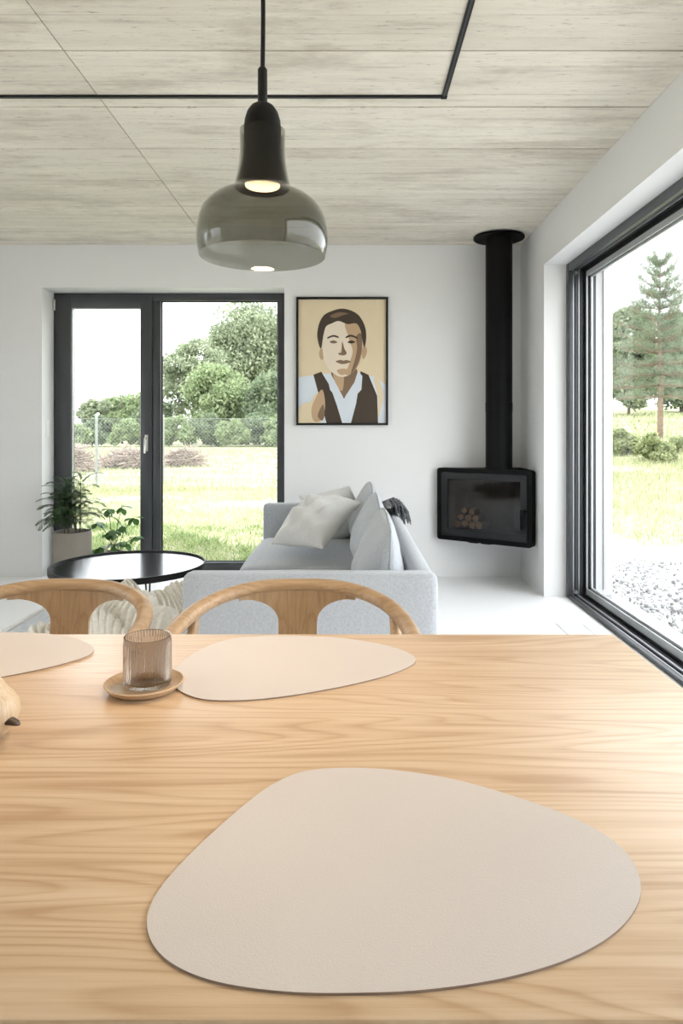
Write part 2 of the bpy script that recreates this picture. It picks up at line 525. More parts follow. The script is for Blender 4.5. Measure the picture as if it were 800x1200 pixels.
# ------------------------------------------------------------------ french window (window_1)
FY = 5.586
w1 = thing('window_1', 'anthracite french window with opening leaf and fixed pane', 'window', (-1.456, FY, 0), kind='structure')
A = M['anthracite']
boxes('outer_frame', [(WX0, WX0 + .035, FY, FY + .075, 0, WZ), (WX1 - .075, WX1, FY, FY + .075, 0, WZ),
                      (WX0 + .035, WX1 - .075, FY, FY + .075, WZ - .062, WZ), (WX0 + .035, WX1 - .075, FY, FY + .075, 0, .07),
                      (-1.600, -1.535, FY, FY + .075, .07, WZ - .062)], A, w1, 0.003)
# opening leaf, proud of the frame
LX0, LX1, LZ0, LZ1 = WX0 + .022, -1.603, 0.035, WZ - .02
boxes('leaf', [(LX0, LX0 + .125, FY - .018, FY + .06, LZ0, LZ1), (LX1 - .092, LX1, FY - .018, FY + .06, LZ0, LZ1),
               (LX0 + .125, LX1 - .092, FY - .018, FY + .06, LZ1 - .105, LZ1), (LX0 + .125, LX1 - .092, FY - .018, FY + .06, LZ0, LZ0 + .105)], A, w1, 0.004)
def bead(name, x0, x1, y, z0, z1, parent, m):
    t = .008
    boxes(name, [(x0, x0 + t, y, y + .012, z0, z1), (x1 - t, x1, y, y + .012, z0, z1), (x0 + t, x1 - t, y, y + .012, z1 - t, z1), (x0 + t, x1 - t, y, y + .012, z0, z0 + t)], m, parent)
bead('glazing_bead', LX0 + .125, LX1 - .092, FY + .0, LZ0 + .105, LZ1 - .105, w1, M['spacer'])
bead('glazing_bead', -1.535, WX1 - .075, FY + .03, .07, WZ - .062, w1, M['gasket'])
box('glass_pane', LX0 + .121, LX1 - .088, FY + .018, FY + .022, LZ0 + .101, LZ1 - .101, M['pane'], w1)
box('glass_pane', -1.539, WX1 - .071, FY + .045, FY + .049, .066, WZ - .058, M['pane'], w1)
hx = -1.645
hd = box('handle', hx - .013, hx + .013, FY - .026, FY - .018, 0.98, 1.115, M['steel'], w1, 0.003)
tube('lever', [(hx, FY - .02, 1.085), (hx, FY - .055, 1.085), (hx, FY - .06, 1.075), (hx - .004, FY - .06, .965)], .009, M['steel'], hd, 10)
for z in (2.13, 0.06):
    tube('hinge', [(WX0 + .014, FY - .022, z), (WX0 + .014, FY - .022, z + .085)], .009, M['steel'], w1, 10)

# light switch on the left reveal
sw = thing('light_switch', 'white rocker light switch on left window reveal', 'switch', (WX0, 5.47, 1.13))
box('switch_plate', WX0, WX0 + .009, 5.435, 5.505, 1.10, 1.235, M['white_plastic'], sw, .002)
box('rocker', WX0 + .009, WX0 + .013, 5.447, 5.493, 1.112, 1.164, M['white_plastic'], sw, .001)
box('rocker', WX0 + .009, WX0 + .013, 5.447, 5.493, 1.170, 1.222, M['white_plastic'], sw, .001)

# ------------------------------------------------------------------ sliding window (window_2)
w2 = thing('window_2', 'wide anthracite lift-and-slide window with floor track', 'window', (1.6, (SY0 + SY1) / 2, 0), kind='structure')
FX = 1.508
def ring(x0, x1, wy, zt, zb):
    """frame ring inside the opening: thickness wy at the jambs, zt at the head, zb at the sill"""
    return [(x0, x1, SY1 - wy, SY1, 0, SZ), (x0, x1, SY0, SY0 + wy, 0, SZ), (x0, x1, SY0 + wy, SY1 - wy, SZ - zt, SZ), (x0, x1, SY0 + wy, SY1 - wy, 0, zb)]
boxes('outer_frame', ring(FX, FX + .028, .055, .055, .022), A, w2, .003)
boxes('track_channel', ring(FX + .028, FX + .112, .030, .030, .012), A, w2)
for k in range(4):
    x = FX + .036 + k * .019
    boxes('track_rib', ring(x, x + .006, .036, .038, .017), A if k % 2 else M['alu'], w2)
boxes('track_rail', [(FX + .058, FX + .074, SY0 + .04, SY1 - .05, .012, .026)], M['alu'], w2, .002)
boxes('gasket', ring(FX + .112, FX + .124, .058, .060, .030), M['gasket'], w2)
boxes('fixed_sash', ring(FX + .124, FX + .190, .052, .085, .062), A, w2, .004)
boxes('glazing_bead', ring(FX + .120, FX + .126, .066, .095, .072), M['spacer'], w2)
boxes('spacer_strip', ring(FX + .150, FX + .162, .070, .100, .078), M['spacer'], w2)
box('glass_pane', FX + .154, FX + .158, SY0 + .05, SY1 - .05, .06, SZ - .08, M['pane'], w2)
for z in (.045, SZ - .07):
    tube('stop_buffer', [(FX + .05, SY1 - .03, z), (FX + .05, SY1 - .065, z)], .012, M['alu'], w2, 12)
boxes('blind_guide', [(1.765, 1.785, SY1 - .012, SY1, .05, SZ), (1.765, 1.785, SY0, SY0 + .012, .05, SZ)], M['spacer'], w2)
boxes('outer_sill', [(1.70, 1.87, SY0, SY1, -.01, .012)], M['alu'], w2)

# unseen window of the left wall, added for light from that side
w3 = thing('added_window_3', 'added unseen anthracite window lighting from the left wall', 'window', (XL - .2, 1.05, 0), kind='structure')
boxes('outer_frame', [(XL - .24, XL - .16, -.6, -.53, 0, 2.30), (XL - .24, XL - .16, 2.63, 2.7, 0, 2.30), (XL - .24, XL - .16, -.53, 2.63, 2.23, 2.30), (XL - .24, XL - .16, -.53, 2.63, 0, .07)], A, w3, .003)
box('glass_pane', XL - .202, XL - .198, -.535, 2.635, .065, 2.235, M['pane'], w3)

# linear floor grille in front of the sliding window
fg = thing('floor_grille', 'white linear floor grille sunk beside sliding window', 'grille', (1.30, 3.4, 0))
box('grille_frame', 1.236, 1.242, 2.6, 4.07, 0.0, .003, M['spacer'], fg)
box('grille_frame', 1.392, 1.396, 2.6, 4.06, 0.0, .003, M['spacer'], fg)
box('cover_plate', 1.296, 1.384, 2.6, 4.06, 0.0, .002, M['white_plastic'], fg)
for k in range(48):
    y = 2.62 + k * .03
    box('slat', 1.384, 1.392, y, y + .016, 0.0, .003, M['spacer'], fg)

# ================================================================== OUTSIDE
GZ = -0.12
def ground_z(x, y):
    """flat lawn by the house, rising gently to the right and away"""
    x = np.asarray(x, dtype=float); y = np.asarray(y, dtype=float)
    t = np.clip((x + 3) / 11, 0, 1); t = t * t * (3 - 2 * t)
    return GZ + 0.061 * t * np.clip(y - 8.5, 0, 60)
bm = bmesh.new()
NX, NY = 60, 60
gx = np.concatenate([[-400, -160], np.linspace(-70, 70, NX - 4), [160, 400]]); gy = np.concatenate([np.linspace(-30, 130, NY - 4), [180, 260, 380, 600]])
grid = [[bm.verts.new((x, y, float(ground_z(x, y)))) for y in gy] for x in gx]
for i in range(NX - 1):
    for j in range(NY - 1):
        bm.faces.new((grid[i][j], grid[i + 1][j], grid[i + 1][j + 1], grid[i][j + 1]))
m, nt, b = new_mat('meadow_ground')
v = coords(nt, world_pos=True)
f1 = noise(nt, v, 0.35, 5, 0.6); f2 = noise(nt, v, 5.0, 5, 0.7)
c1 = ramp(nt, f1, [(0.35, (0.31, 0.345, 0.18)), (0.5, (0.41, 0.425, 0.255)), (0.68, (0.53, 0.52, 0.37))])
c2 = ramp(nt, f2, [(0.3, (0.27, 0.30, 0.14)), (0.7, (0.53, 0.52, 0.35))])
sx = nt.nodes.new('ShaderNodeSeparateXYZ'); nt.links.new(v, sx.inputs[0])
near = node(nt, 'ShaderNodeMath', operation='MULTIPLY_ADD'); near.inputs[1].default_value = 0.08; near.inputs[2].default_value = -0.14
nt.links.new(sx.outputs['Y'], near.inputs[0])
near2 = node(nt, 'ShaderNodeMath', operation='ADD'); nt.links.new(near.outputs[0], near2.inputs[0]); nt.links.new(f2, near2.inputs[1])
sand = ramp(nt, near2.outputs[0], [(0.95, (1, 1, 1)), (1.0, (0, 0, 0))])
nt.links.new(mix_rgb(nt, sand, mix_rgb(nt, 0.45, c1, c2), (0.55, 0.50, 0.41)), b.inputs['Base Color'])
b.inputs['Roughness'].default_value = 1.0; b.inputs['Specular IOR Level'].default_value = 0.0
bump(nt, b, f2, 0.6, 0.06)
M['ground'] = m
tag(bm_obj('ground', bm, m, smooth=True), 'sunlit meadow around the house', 'ground', kind='structure')

# distant pale track crossing the meadow
tag(box('field_track', -45, 6, 56.5, 59.5, GZ - .05, GZ + .03, plain('pale_dirt', (0.52, 0.49, 0.44), 0.95)), 'pale dirt track along the far edge of meadow', 'track', kind='structure')

tag(boxes('bounce_slab', [(-9.5, XL - .4, -7, 5.5, GZ, -.03)], plain('pale_bounce', (0.72, 0.71, 0.69), .8)), 'added unseen pale slab bouncing light onto the ceiling', 'bounce_slab', kind='structure')  # added out of view, throws light up onto the ceiling
# grass blades
def blades(n, xr, yr, hmin, hmax, wid, dens_pow=1.0):
    x = rng.uniform(xr[0], xr[1], n)
    t = rng.random(n) ** dens_pow
    y = yr[0] + (yr[1] - yr[0]) * t
    # clumping
    keep = (np.sin(x * 1.7 + np.sin(y * 1.3) * 2) + np.sin(y * 2.1 + x * .6) + rng.normal(0, .9, n)) > -0.9
    x, y = x[keep], y[keep]; n = len(x)
    h = rng.uniform(hmin, hmax, n); a = rng.uniform(0, PI, n)
    w = wid * (1 + (y - yr[0]) * 0.06)
    dx, dy = np.cos(a) * w, np.sin(a) * w
    lx, ly = rng.normal(0, .4, n) * h, rng.normal(0, .4, n) * h
    z = ground_z(x, y) - .01
    V = np.stack([np.stack([x - dx, y - dy, z], 1), np.stack([x + dx, y + dy, z], 1), np.stack([x + lx, y + ly, z + h], 1)], 1).reshape(-1, 3)
    return V
V = np.concatenate([blades(90000, (-7, 1.5), (6.2, 15), .025, .10, .005, 1.6),
                    blades(50000, (-22, 4), (14, 45), .05, .16, .014, 1.6),
                    blades(70000, (3.2, 11), (7.4, 22), .03, .15, .006, 1.4),
                    blades(20000, (5, 30), (18, 46), .08, .25, .018, 1.5)])
gr = np_mesh('grass', V, np.arange(len(V)).reshape(-1, 3), M['grass'])
V = []
for k in range(260):
    cx_, cy_ = rng.uniform(-6.5, 1.2), 6.15 + 2.9 * rng.random() ** 1.6
    nb_ = 60; hh0 = rng.uniform(.04, .13)
    x = cx_ + rng.normal(0, .10, nb_); y = np.maximum(cy_ + rng.normal(0, .10, nb_), 5.95); h = hh0 * rng.uniform(.4, 1.2, nb_)
    a = rng.uniform(0, PI, nb_); lx, ly_ = rng.normal(0, .6, nb_) * h, rng.normal(0, .6, nb_) * h
    w = rng.uniform(.006, .014, nb_); z = np.full(nb_, GZ - .01)
    V.append(np.stack([np.stack([x - np.cos(a) * w, y - np.sin(a) * w, z + h * .3], 1), np.stack([x + np.cos(a) * w, y + np.sin(a) * w, z + h * .3], 1), np.stack([x + lx, y + ly_, z + h], 1)], 1).reshape(-1, 3))
V = np.concatenate(V)
tag(np_mesh('weeds', V, np.arange(len(V)).reshape(-1, 3), M['weed']), 'fresh green weeds tufted close outside the french window', 'weeds', kind='stuff')
tag(gr, 'loose meadow grass growing outside the windows', 'grass', kind='stuff')

# gravel strip outside the sliding window
m, nt, b = new_mat('crushed_gravel')
g = nt.nodes.new('ShaderNodeNewGeometry')
nt.links.new(ramp(nt, g.outputs['Random Per Island'], [(0, (0.17, 0.17, 0.175)), (0.5, (0.43, 0.43, 0.425)), (1, (0.70, 0.69, 0.67))]), b.inputs['Base Color'])
b.inputs['Roughness'].default_value = 0.9
M['stone'] = m
ico = bmesh.new(); bmesh.ops.create_icosphere(ico, subdivisions=1, radius=1.0)
iv = np.array([v.co for v in ico.verts]); iff = np.array([[v.index for v in f.verts] for f in ico.faces]); ico.free()
n = 17000
px_ = 1.9 + (7.0) * rng.random(n) ** 1.2
py_ = 2.0 + 4.9 * rng.random(n)
edge = 6.55 + 0.35 * np.sin(px_ * 1.3) + rng.normal(0, .18, n)
ok = py_ < edge
px_, py_ = px_[ok], py_[ok]; n = len(px_)
s = rng.uniform(.008, .020, (n, 1, 1))
jit = 1 + rng.normal(0, .22, (n, len(iv), 1))
V = iv[None] * jit * s * rng.uniform(.6, 1.2, (n, 1, 3))
V[:, :, 0] += px_[:, None]; V[:, :, 1] += py_[:, None]; V[:, :, 2] += GZ + .010 + rng.random((n, 1)) * .02
F = (iff[None] + (np.arange(n) * len(iv))[:, None, None]).reshape(-1, 3)
tag(np_mesh('gravel', V.reshape(-1, 3), F, M['stone']), 'grey crushed gravel strip outside the sliding window', 'gravel', kind='stuff')
tag(box('gravel_bed', 1.83, 12, -2, 6.4, GZ - .08, GZ + .012, plain('gravel_bed', (0.52, 0.515, 0.50), 0.95, var=0.4, nscale=40, bmp=.6, bscale=50)), 'grey gravel bed along the house', 'ground', kind='structure')

# trees and shrubs
def leaf_quads(C, size, aspect=0.55):
    n = len(C)
    a = rng.normal(size=(n, 3)); a /= np.linalg.norm(a, axis=1)[:, None]
    b_ = rng.normal(size=(n, 3)); b_ -= a * (a * b_).sum(1)[:, None]; b_ /= np.linalg.norm(b_, axis=1)[:, None]
    s_ = size * rng.uniform(.6, 1.4, (n, 1))
    U = a * s_; W = b_ * s_ * aspect
    V = np.stack([C - U, C - W, C + U, C + W], 1).reshape(-1, 3)
    return V, np.arange(4 * n).reshape(-1, 4)

def at(px, py, d):
    return ((px - 408) / 800 * d, d, 1.16 - (py - 503) / 800 * d)

def tree(label, px, d, top, half_w, low, n_lump, n_leaf, leaf, mat, group, name='broadleaf_tree', cat='tree', loose=0.0, bark='bark', trunk=True):
    """crown between image rows top..low at distance d turned into metres; grown round in depth"""
    x, y, zt = at(px, top, d)
    zl = at(px, low, d)[2]
    rw = half_w / 800 * d
    gz = float(ground_z(x, y)); zl = max(zl, gz)
    root = thing(name, label, cat, (x, y, gz), group=group)
    cz, rz = (zt + zl) / 2 - gz, (zt - zl) / 2
    lumps = []
    for k in range(n_lump):
        while True:
            p = rng.uniform(-1, 1, 3)
            if np.dot(p, p) < 1: break
        p = p / max(1e-6, np.linalg.norm(p)) * np.linalg.norm(p) ** 0.6
        if not trunk:
            p[2] = abs(p[2]) * 1.9 - 0.95
        lumps.append(np.array([p[0] * rw * .82, p[1] * rw * .82, cz + p[2] * rz * .82]))
    C = []
    per = n_leaf // n_lump
    lr = min(rw, rz) * (0.42 - 0.18 * loose)
    for L in lumps:
        q = rng.normal(size=(per, 3)); q /= np.linalg.norm(q, axis=1)[:, None]
        q *= (rng.random((per, 1)) ** .45)
        sz = lr * rng.uniform(.65, 1.3)
        C.append(L + q * np.array([sz * 1.15, sz * 1.15, sz * .85]))
    C = np.concatenate(C)
    C[:, 2] = np.maximum(C[:, 2], 0.02)
    V, F = leaf_quads(C, leaf)
    tag(np_mesh('foliage', V, F, M[mat], root), kind='stuff')
    if trunk:
        bm = bmesh.new()
        hgt = cz + rz * .75
        tr = max(.05, rw * .055)
        pts = [(0, 0, -.05)] + [(rng.normal(0, .05) * rw, rng.normal(0, .05) * rw, hgt * t) for t in (.25, .5, .75, 1)]
        add_tube(bm, pts, [tr, tr * .85, tr * .65, tr * .4, tr * .1], 7)
        for L in lumps[: 14 + int(30 * loose)]:
            t0 = rng.uniform(.18, .7)
            s0 = Vector((0, 0, hgt * t0)); e0 = Vector(L)
            mid_ = (s0 + e0) / 2 + Vector((0, 0, rng.uniform(-.02, .12) * rw))
            add_tube(bm, [s0, mid_, e0, e0 + (e0 - mid_) * .35], [tr * .42, tr * .28, tr * .16, tr * .05], 5)
        bm_obj('trunk', bm, M[bark], root, smooth=True, world=False)
    return root

GT = 'trees beyond the meadow fence'
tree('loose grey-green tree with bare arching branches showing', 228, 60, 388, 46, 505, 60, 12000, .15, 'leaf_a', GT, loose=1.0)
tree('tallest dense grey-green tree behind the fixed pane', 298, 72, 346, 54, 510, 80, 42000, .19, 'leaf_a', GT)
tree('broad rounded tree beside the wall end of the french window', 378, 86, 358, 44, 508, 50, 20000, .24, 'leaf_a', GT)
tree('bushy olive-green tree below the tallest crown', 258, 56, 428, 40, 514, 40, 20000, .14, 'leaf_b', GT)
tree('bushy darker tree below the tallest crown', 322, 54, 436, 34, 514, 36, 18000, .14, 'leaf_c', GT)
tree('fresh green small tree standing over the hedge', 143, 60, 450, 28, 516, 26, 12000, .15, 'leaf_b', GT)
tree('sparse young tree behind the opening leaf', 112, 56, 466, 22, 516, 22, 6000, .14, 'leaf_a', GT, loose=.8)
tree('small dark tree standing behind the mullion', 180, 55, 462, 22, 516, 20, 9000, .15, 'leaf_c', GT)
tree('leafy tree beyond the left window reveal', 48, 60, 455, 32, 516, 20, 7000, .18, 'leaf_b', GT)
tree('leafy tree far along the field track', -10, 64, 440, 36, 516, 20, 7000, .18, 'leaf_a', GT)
GS = 'hedge shrubs along the field track'
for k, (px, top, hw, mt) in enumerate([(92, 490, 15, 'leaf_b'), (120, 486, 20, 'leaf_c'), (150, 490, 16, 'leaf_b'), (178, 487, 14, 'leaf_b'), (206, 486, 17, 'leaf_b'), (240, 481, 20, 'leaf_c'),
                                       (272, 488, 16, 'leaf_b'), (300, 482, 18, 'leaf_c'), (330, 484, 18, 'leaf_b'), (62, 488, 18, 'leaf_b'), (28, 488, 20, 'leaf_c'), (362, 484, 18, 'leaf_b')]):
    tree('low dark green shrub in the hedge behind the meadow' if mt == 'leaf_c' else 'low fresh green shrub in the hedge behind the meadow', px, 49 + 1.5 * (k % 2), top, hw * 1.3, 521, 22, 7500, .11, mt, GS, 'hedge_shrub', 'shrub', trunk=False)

# view through the sliding window
GR = 'broadleaf trees behind the pine'
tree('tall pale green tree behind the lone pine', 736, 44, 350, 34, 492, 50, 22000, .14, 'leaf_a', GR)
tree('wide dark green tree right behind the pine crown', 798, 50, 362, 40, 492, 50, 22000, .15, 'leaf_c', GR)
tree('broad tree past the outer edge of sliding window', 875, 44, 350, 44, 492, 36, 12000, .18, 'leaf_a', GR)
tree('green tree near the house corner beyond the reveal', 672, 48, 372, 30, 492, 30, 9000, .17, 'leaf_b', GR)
GU = 'shrubs at the foot of the pine'
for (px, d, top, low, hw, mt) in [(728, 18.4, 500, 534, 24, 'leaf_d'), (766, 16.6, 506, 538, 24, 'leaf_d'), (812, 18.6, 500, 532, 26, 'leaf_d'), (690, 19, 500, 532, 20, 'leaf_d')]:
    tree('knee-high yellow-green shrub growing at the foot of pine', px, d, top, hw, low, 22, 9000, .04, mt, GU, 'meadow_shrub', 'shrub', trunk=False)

def pine(px, d, top):
    x, y, zt = at(px, top, d)
    gz = float(ground_z(x, y))
    root = thing('pine_tree', 'slender lone pine with sparse upswept leader', 'tree', (x, y, gz))
    hgt = zt - gz
    bm = bmesh.new()
    add_tube(bm, [(0, 0, -.05), (.03, 0, hgt * .3), (-.04, 0, hgt * .6), (0.02, 0, hgt)], [.11, .09, .06, .012], 8)
    Vs = []
    base = []
    nwh = 13
    for w_ in range(nwh):
        t = 0.24 + 0.72 * w_ / (nwh - 1)
        z = hgt * t
        ln = (2.5 * (1 - t) ** .75 + .28) * rng.uniform(.85, 1.1)
        nb = 6 if t < .8 else 5
        a0 = rng.uniform(0, 2 * PI)
        for k in range(nb):
            a = a0 + 2 * PI * k / nb + rng.normal(0, .15)
            rise = (-.12 if t < .45 else .15 + .8 * max(0, t - .55) * 2)
            L = ln * rng.uniform(.7, 1.1)
            dirv = Vector((math.cos(a), math.sin(a), 0))
            p = [Vector((0, 0, z)), Vector((0, 0, z)) + dirv * L * .5 + Vector((0, 0, rise * L * .35)), Vector((0, 0, z)) + dirv * L + Vector((0, 0, rise * L * .9 + .08))]
            cur = catmull(p, 4)
            add_tube(bm, cur, [.022 * (1 - .8 * i / (len(cur) - 1)) * (1.3 - t) + .004 for i in range(len(cur))], 4)
            m_ = 3 if t < .8 else 2
            for i in range(2, len(cur)):
                # side shoots, each ending in a tuft of needles
                for s_ in range(m_):
                    q = Vector(cur[i]) + Vector((rng.normal(0, .22), rng.normal(0, .22), rng.uniform(0, .20))) * (0.5 + L * .35)
                    if t > .8: q = Vector(cur[i]) + Vector((0, 0, rng.uniform(0, .08)))
                    base.append(q)
                    add_tube(bm, [cur[i - 1], q], [.007, .004], 3, cap=False)
    base.append(Vector((0.02, 0, hgt)))
    bm_obj('trunk', bm, M['pine_bark'], root, smooth=True, world=False)
    B = np.repeat(np.array([list(b_) for b_ in base]), 34, axis=0)
    nn = len(B)
    dv = rng.normal(size=(nn, 3)) + np.array([0, 0, .55]); dv /= np.linalg.norm(dv, axis=1)[:, None]
    B = B + rng.normal(0, .05, (nn, 3))
    side = np.cross(dv, rng.normal(size=(nn, 3))); side /= np.linalg.norm(side, axis=1)[:, None]
    Ln = rng.uniform(.07, .15, (nn, 1))
    V = np.stack([B - side * .007, B + side * .007, B + dv * Ln], 1).reshape(-1, 3)
    tag(np_mesh('needles', V, np.arange(3 * nn).reshape(-1, 3), M['needle'], root), kind='stuff')
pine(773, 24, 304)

# brushwood piles
def brush_pile(label, px, d, hw, hgt, n, group):
    x, y, _ = at(px, 540, d)
    bm = bmesh.new()
    rw = hw / 800 * d
    for k in range(n):
        a = rng.uniform(0, 2 * PI); r_ = rw * math.sqrt(rng.random()) * .85
        zc = hgt * (1 - (r_ / rw) ** 2) * rng.random()
        c = Vector((math.cos(a) * r_, math.sin(a) * r_ * .6, zc))
        dv = Vector((rng.normal(), rng.normal(), rng.normal() * .35)).normalized() * rng.uniform(.15, .55)
        bend = Vector((rng.normal(0, .06), rng.normal(0, .06), rng.normal(0, .06)))
        p = [c - dv, c + bend, c + dv]
        for q in p: q.z = max(q.z, .01)
        add_tube(bm, p, [.016, .012, .004], 4, cap=False)
    o = bm_obj('brush_pile', bm, M['brush'], world=False)
    o.location = (x, y, GZ)
    tag(o, label, 'brush pile', group, 'stuff')
brush_pile('tangled heap of dry brown branches beside fence post', 84, 20.5, 24, .85, 800, None)
brush_pile('long low heap of dry twigs behind the mullion', 150, 22.5, 40, .62, 1300, None)
brush_pile('small pale heap of dry twigs seen through the fixed pane', 214, 23.5, 26, .66, 700, None)

# chain-link fence
fy = 15.7
fence = thing('chain_link_fence', 'galvanised chain-link fence crossing the meadow', 'fence', (-4.3, fy, GZ))
for x in (-14.8, -11.8, -8.8, -5.79, -4.26, -1.22, 1.8):
    p = tube('post', [(x, fy, GZ), (x, fy, 1.47)], .03, M['galv'], fence, 10)
    lathe('post_cap', [(0, 0.03), (.02, .025), (.034, .008), (.034, 0), (0, 0)], (x, fy, 1.47), M['galv'], p, 10)
for z in (1.40, .70, 0.0):
    tube('tension_wire', [(-14.8, fy - .035, z), (1.8, fy - .035, z)], .0045, M['galv'], fence, 5)
bm = bmesh.new()
hh = 1.50
k = -14.8 - hh
while k < 1.8:
    for sgn in (1, -1):
        xa, xb = k, k + hh
        za, zb = (GZ, GZ + hh) if sgn > 0 else (GZ + hh, GZ)
        t0 = max(0, (-14.8 - xa) / hh); t1 = min(1, (1.8 - xa) / hh)
        if t1 > t0:
            add_tube(bm, [(xa + hh * t0, fy - .035 + sgn * .002, za + (zb - za) * t0), (xa + hh * t1, fy - .035 + sgn * .002, za + (zb - za) * t1)], .0026, 3, cap=False)
    k += .085
tag(bm_obj('chain_link_mesh', bm, M['galv'], fence), kind='stuff')

# ================================================================== CEILING TRACK
tr = thing('ceiling_track', 'thin black rectangular ceiling track for lights', 'light track', (-1.2, 2.2, H))
TY, TX = 2.97, 0.416
tk = H - .008
box('track_run', -3.4, TX + .011, TY - .010, TY + .010, tk, H, M['black_matte'], tr, .001)
box('track_run', TX - .011, TX + .011, -1.2, TY - .0145, tk, H, M['black_matte'], tr, .001)
box('track_run', -3.4, TX - .0145, -1.228, -1.2, tk, H, M['black_matte'], tr, .001)
box('track_run', -3.428, -3.4005, -1.228, TY + .014, tk, H, M['black_matte'], tr, .001)
box('track_slot', -3.4, TX + .004, TY - .003, TY + .003, tk - .001, tk, M['anthracite'], tr)
box('track_slot', TX - .003, TX + .003, -1.2, TY - .004, tk - .001, tk, M['anthracite'], tr)
box('corner_joint', TX - .013, TX + .013, TY - .012, TY + .012, tk - .0015, H - .001, M['black_matte'], tr, .001)

# ================================================================== PENDANT LAMP
LX, LY = -0.157, 1.25
lamp = thing('pendant_lamp', 'smoked glass bell pendant lamp with black wooden cap', 'lamp', (LX, LY, 1.475))
# cable: slightly slack
tube('cable', catmull([(LX, LY, 1.815), (LX + .001, LY, 1.95), (LX - .003, LY, 2.12), (LX + .001, LY, 2.35), (LX, LY, 2.575)], 6), .0042, M['black_matte'], lamp, 8)
lathe('canopy', [(0, 2.575), (.05, 2.575), (.055, 2.58), (.055, H), (0, H)], (LX, LY, 0), M['black_matte'], lamp, 32)
lathe('stem', [(0, 1.755), (.0088, 1.755), (.0088, 1.818), (.006, 1.822), (0, 1.822)], (LX, LY, 0), M['black_matte'], lamp, 20)
# turned black body: dome on top, cone spreading inside the glass neck
capp = lathe('cap', [(0, 1.757), (.012, 1.756), (.021, 1.750), (.028, 1.740), (.0325, 1.725), (.034, 1.710), (.034, 1.675), (.0355, 1.655), (.0395, 1.637),
              (.0445, 1.62), (.0485, 1.606), (.0485, 1.600), (.0455, 1.600), (.036, 1.607), (0, 1.609)], (LX, LY, 0), M['black_wood'], lamp, 40)
outer = [(.0415, 1.706), (.0412, 1.685), (.0413, 1.665), (.0430, 1.645), (.0465, 1.625), (.0510, 1.607), (.0540, 1.5985), (.062, 1.594), (.075, 1.588), (.090, 1.580),
         (.102, 1.569), (.111, 1.556), (.1165, 1.538), (.1190, 1.520), (.1195, 1.505), (.1180, 1.490), (.1150, 1.478)]
inner = [(max(r - .0022, 0.001), z) for r, z in reversed(outer)]
lathe('glass_shade', outer + [(.1140, 1.4755)] + inner, (LX, LY, 0), M['smoke'], lamp, 72, closed=True, auto=60)
lathe('led_disc', [(0, 1.6045), (.031, 1.6045), (.032, 1.6065), (0, 1.6065)], (LX, LY, 0), emit('warm_led', (1.0, 0.74, 0.44), 1.5), lamp, 40)
ld = bpy.data.lights.new('pendant_light', 'AREA')
ld.shape = 'DISK'; ld.size = 0.060; ld.energy = 0.85; ld.color = (1.0, 0.70, 0.42); ld.spread = math.radians(150)
lo = bpy.data.objects.new('pendant_light', ld); COL.objects.link(lo); lo.parent = lamp; lo.location = (0, 0, 1.6040 - 1.475)

lamp2 = copy_tree(lamp)      # its twin further along the table, past the edge of the picture
lamp2.location = (LX - .95, LY, 1.475)
lamp['group'] = lamp2['group'] = 'pendant lamps over the dining table'
lamp['label'] = 'smoked glass bell pendant lamp with black wooden cap over oak saucer'
lamp2['label'] = 'smoked glass bell pendant lamp over the far table end'

# ================================================================== DINING TABLE
TX0, TX1, TY0, TY1, TZ = -1.67, 0.530, 0.474, 1.367, 0.75
tab = thing('dining_table', 'long pale oak dining table set with placemats', 'table', ((TX0 + TX1) / 2, (TY0 + TY1) / 2, 0))
box('tabletop', TX0, TX1, TY0, TY1, TZ - .026, TZ, M['oak_top'], tab, .003, 2)
boxes('apron', [(TX0 + .12, TX1 - .12, TY0 + .09, TY0 + .11, TZ - .10, TZ - .026), (TX0 + .12, TX1 - .12, TY1 - .11, TY1 - .09, TZ - .10, TZ - .026),
                (TX0 + .10, TX0 + .12, TY0 + .09, TY1 - .09, TZ - .10, TZ - .026), (TX1 - .12, TX1 - .10, TY0 + .09, TY1 - .09, TZ - .10, TZ - .026)], M['oak_top'], tab)
for sx in (TX0 + .11, TX1 - .11):
    for sy in (TY0 + .10, TY1 - .10):
        tube('leg', [(sx, sy, 0), (sx, sy, .35), (sx, sy, TZ - .026)], [.016, .022, .028], M['oak_panel'], tab, 16)

# placemats
def mat_points(px):
    return [Vector(((x - 408) / 800 * (328.0 / (y - 503)), 328.0 / (y - 503), 0)) for x, y in px]
def placemat(pts, label, z=TZ):
    cen = sum(pts, Vector()) / len(pts)
    loop = catmull([p - cen for p in pts], 6, closed=True)
    bm = bmesh.new()
    t = .0022
    lo_ = [bm.verts.new((p.x, p.y, 0)) for p in loop]
    hi_ = [bm.verts.new((p.x, p.y, t)) for p in loop]
    n_ = len(loop)
    f = bm.faces.new(hi_); f.material_index = 0
    f = bm.faces.new(list(reversed(lo_))); f.material_index = 1
    for k in range(n_):
        f = bm.faces.new((lo_[k], lo_[(k + 1) % n_], hi_[(k + 1) % n_], hi_[k])); f.material_index = 1
    bmesh.ops.recalc_face_normals(bm, faces=bm.faces)
    o = bm_obj('placemat', bm, [M['mat_leather'], M['mat_edge']], world=False)
    o.location = (cen.x, cen.y, z)
    tag(o, label, 'placemat', 'beige leather placemats on the table')
    return o
near_px = [(395, 902), (352, 907), (318, 922), (288, 944), (248, 979), (205, 1022), (180, 1056), (172, 1084), (180, 1111), (206, 1135), (255, 1154), (330, 1165), (410, 1167), (500, 1163),
           (592, 1149), (668, 1126), (720, 1096), (746, 1064), (750, 1036), (737, 1006), (706, 979), (660, 956), (598, 934), (530, 915), (458, 904)]
placemat(mat_points(near_px), 'wide rounded beige leather placemat with nothing beside it')
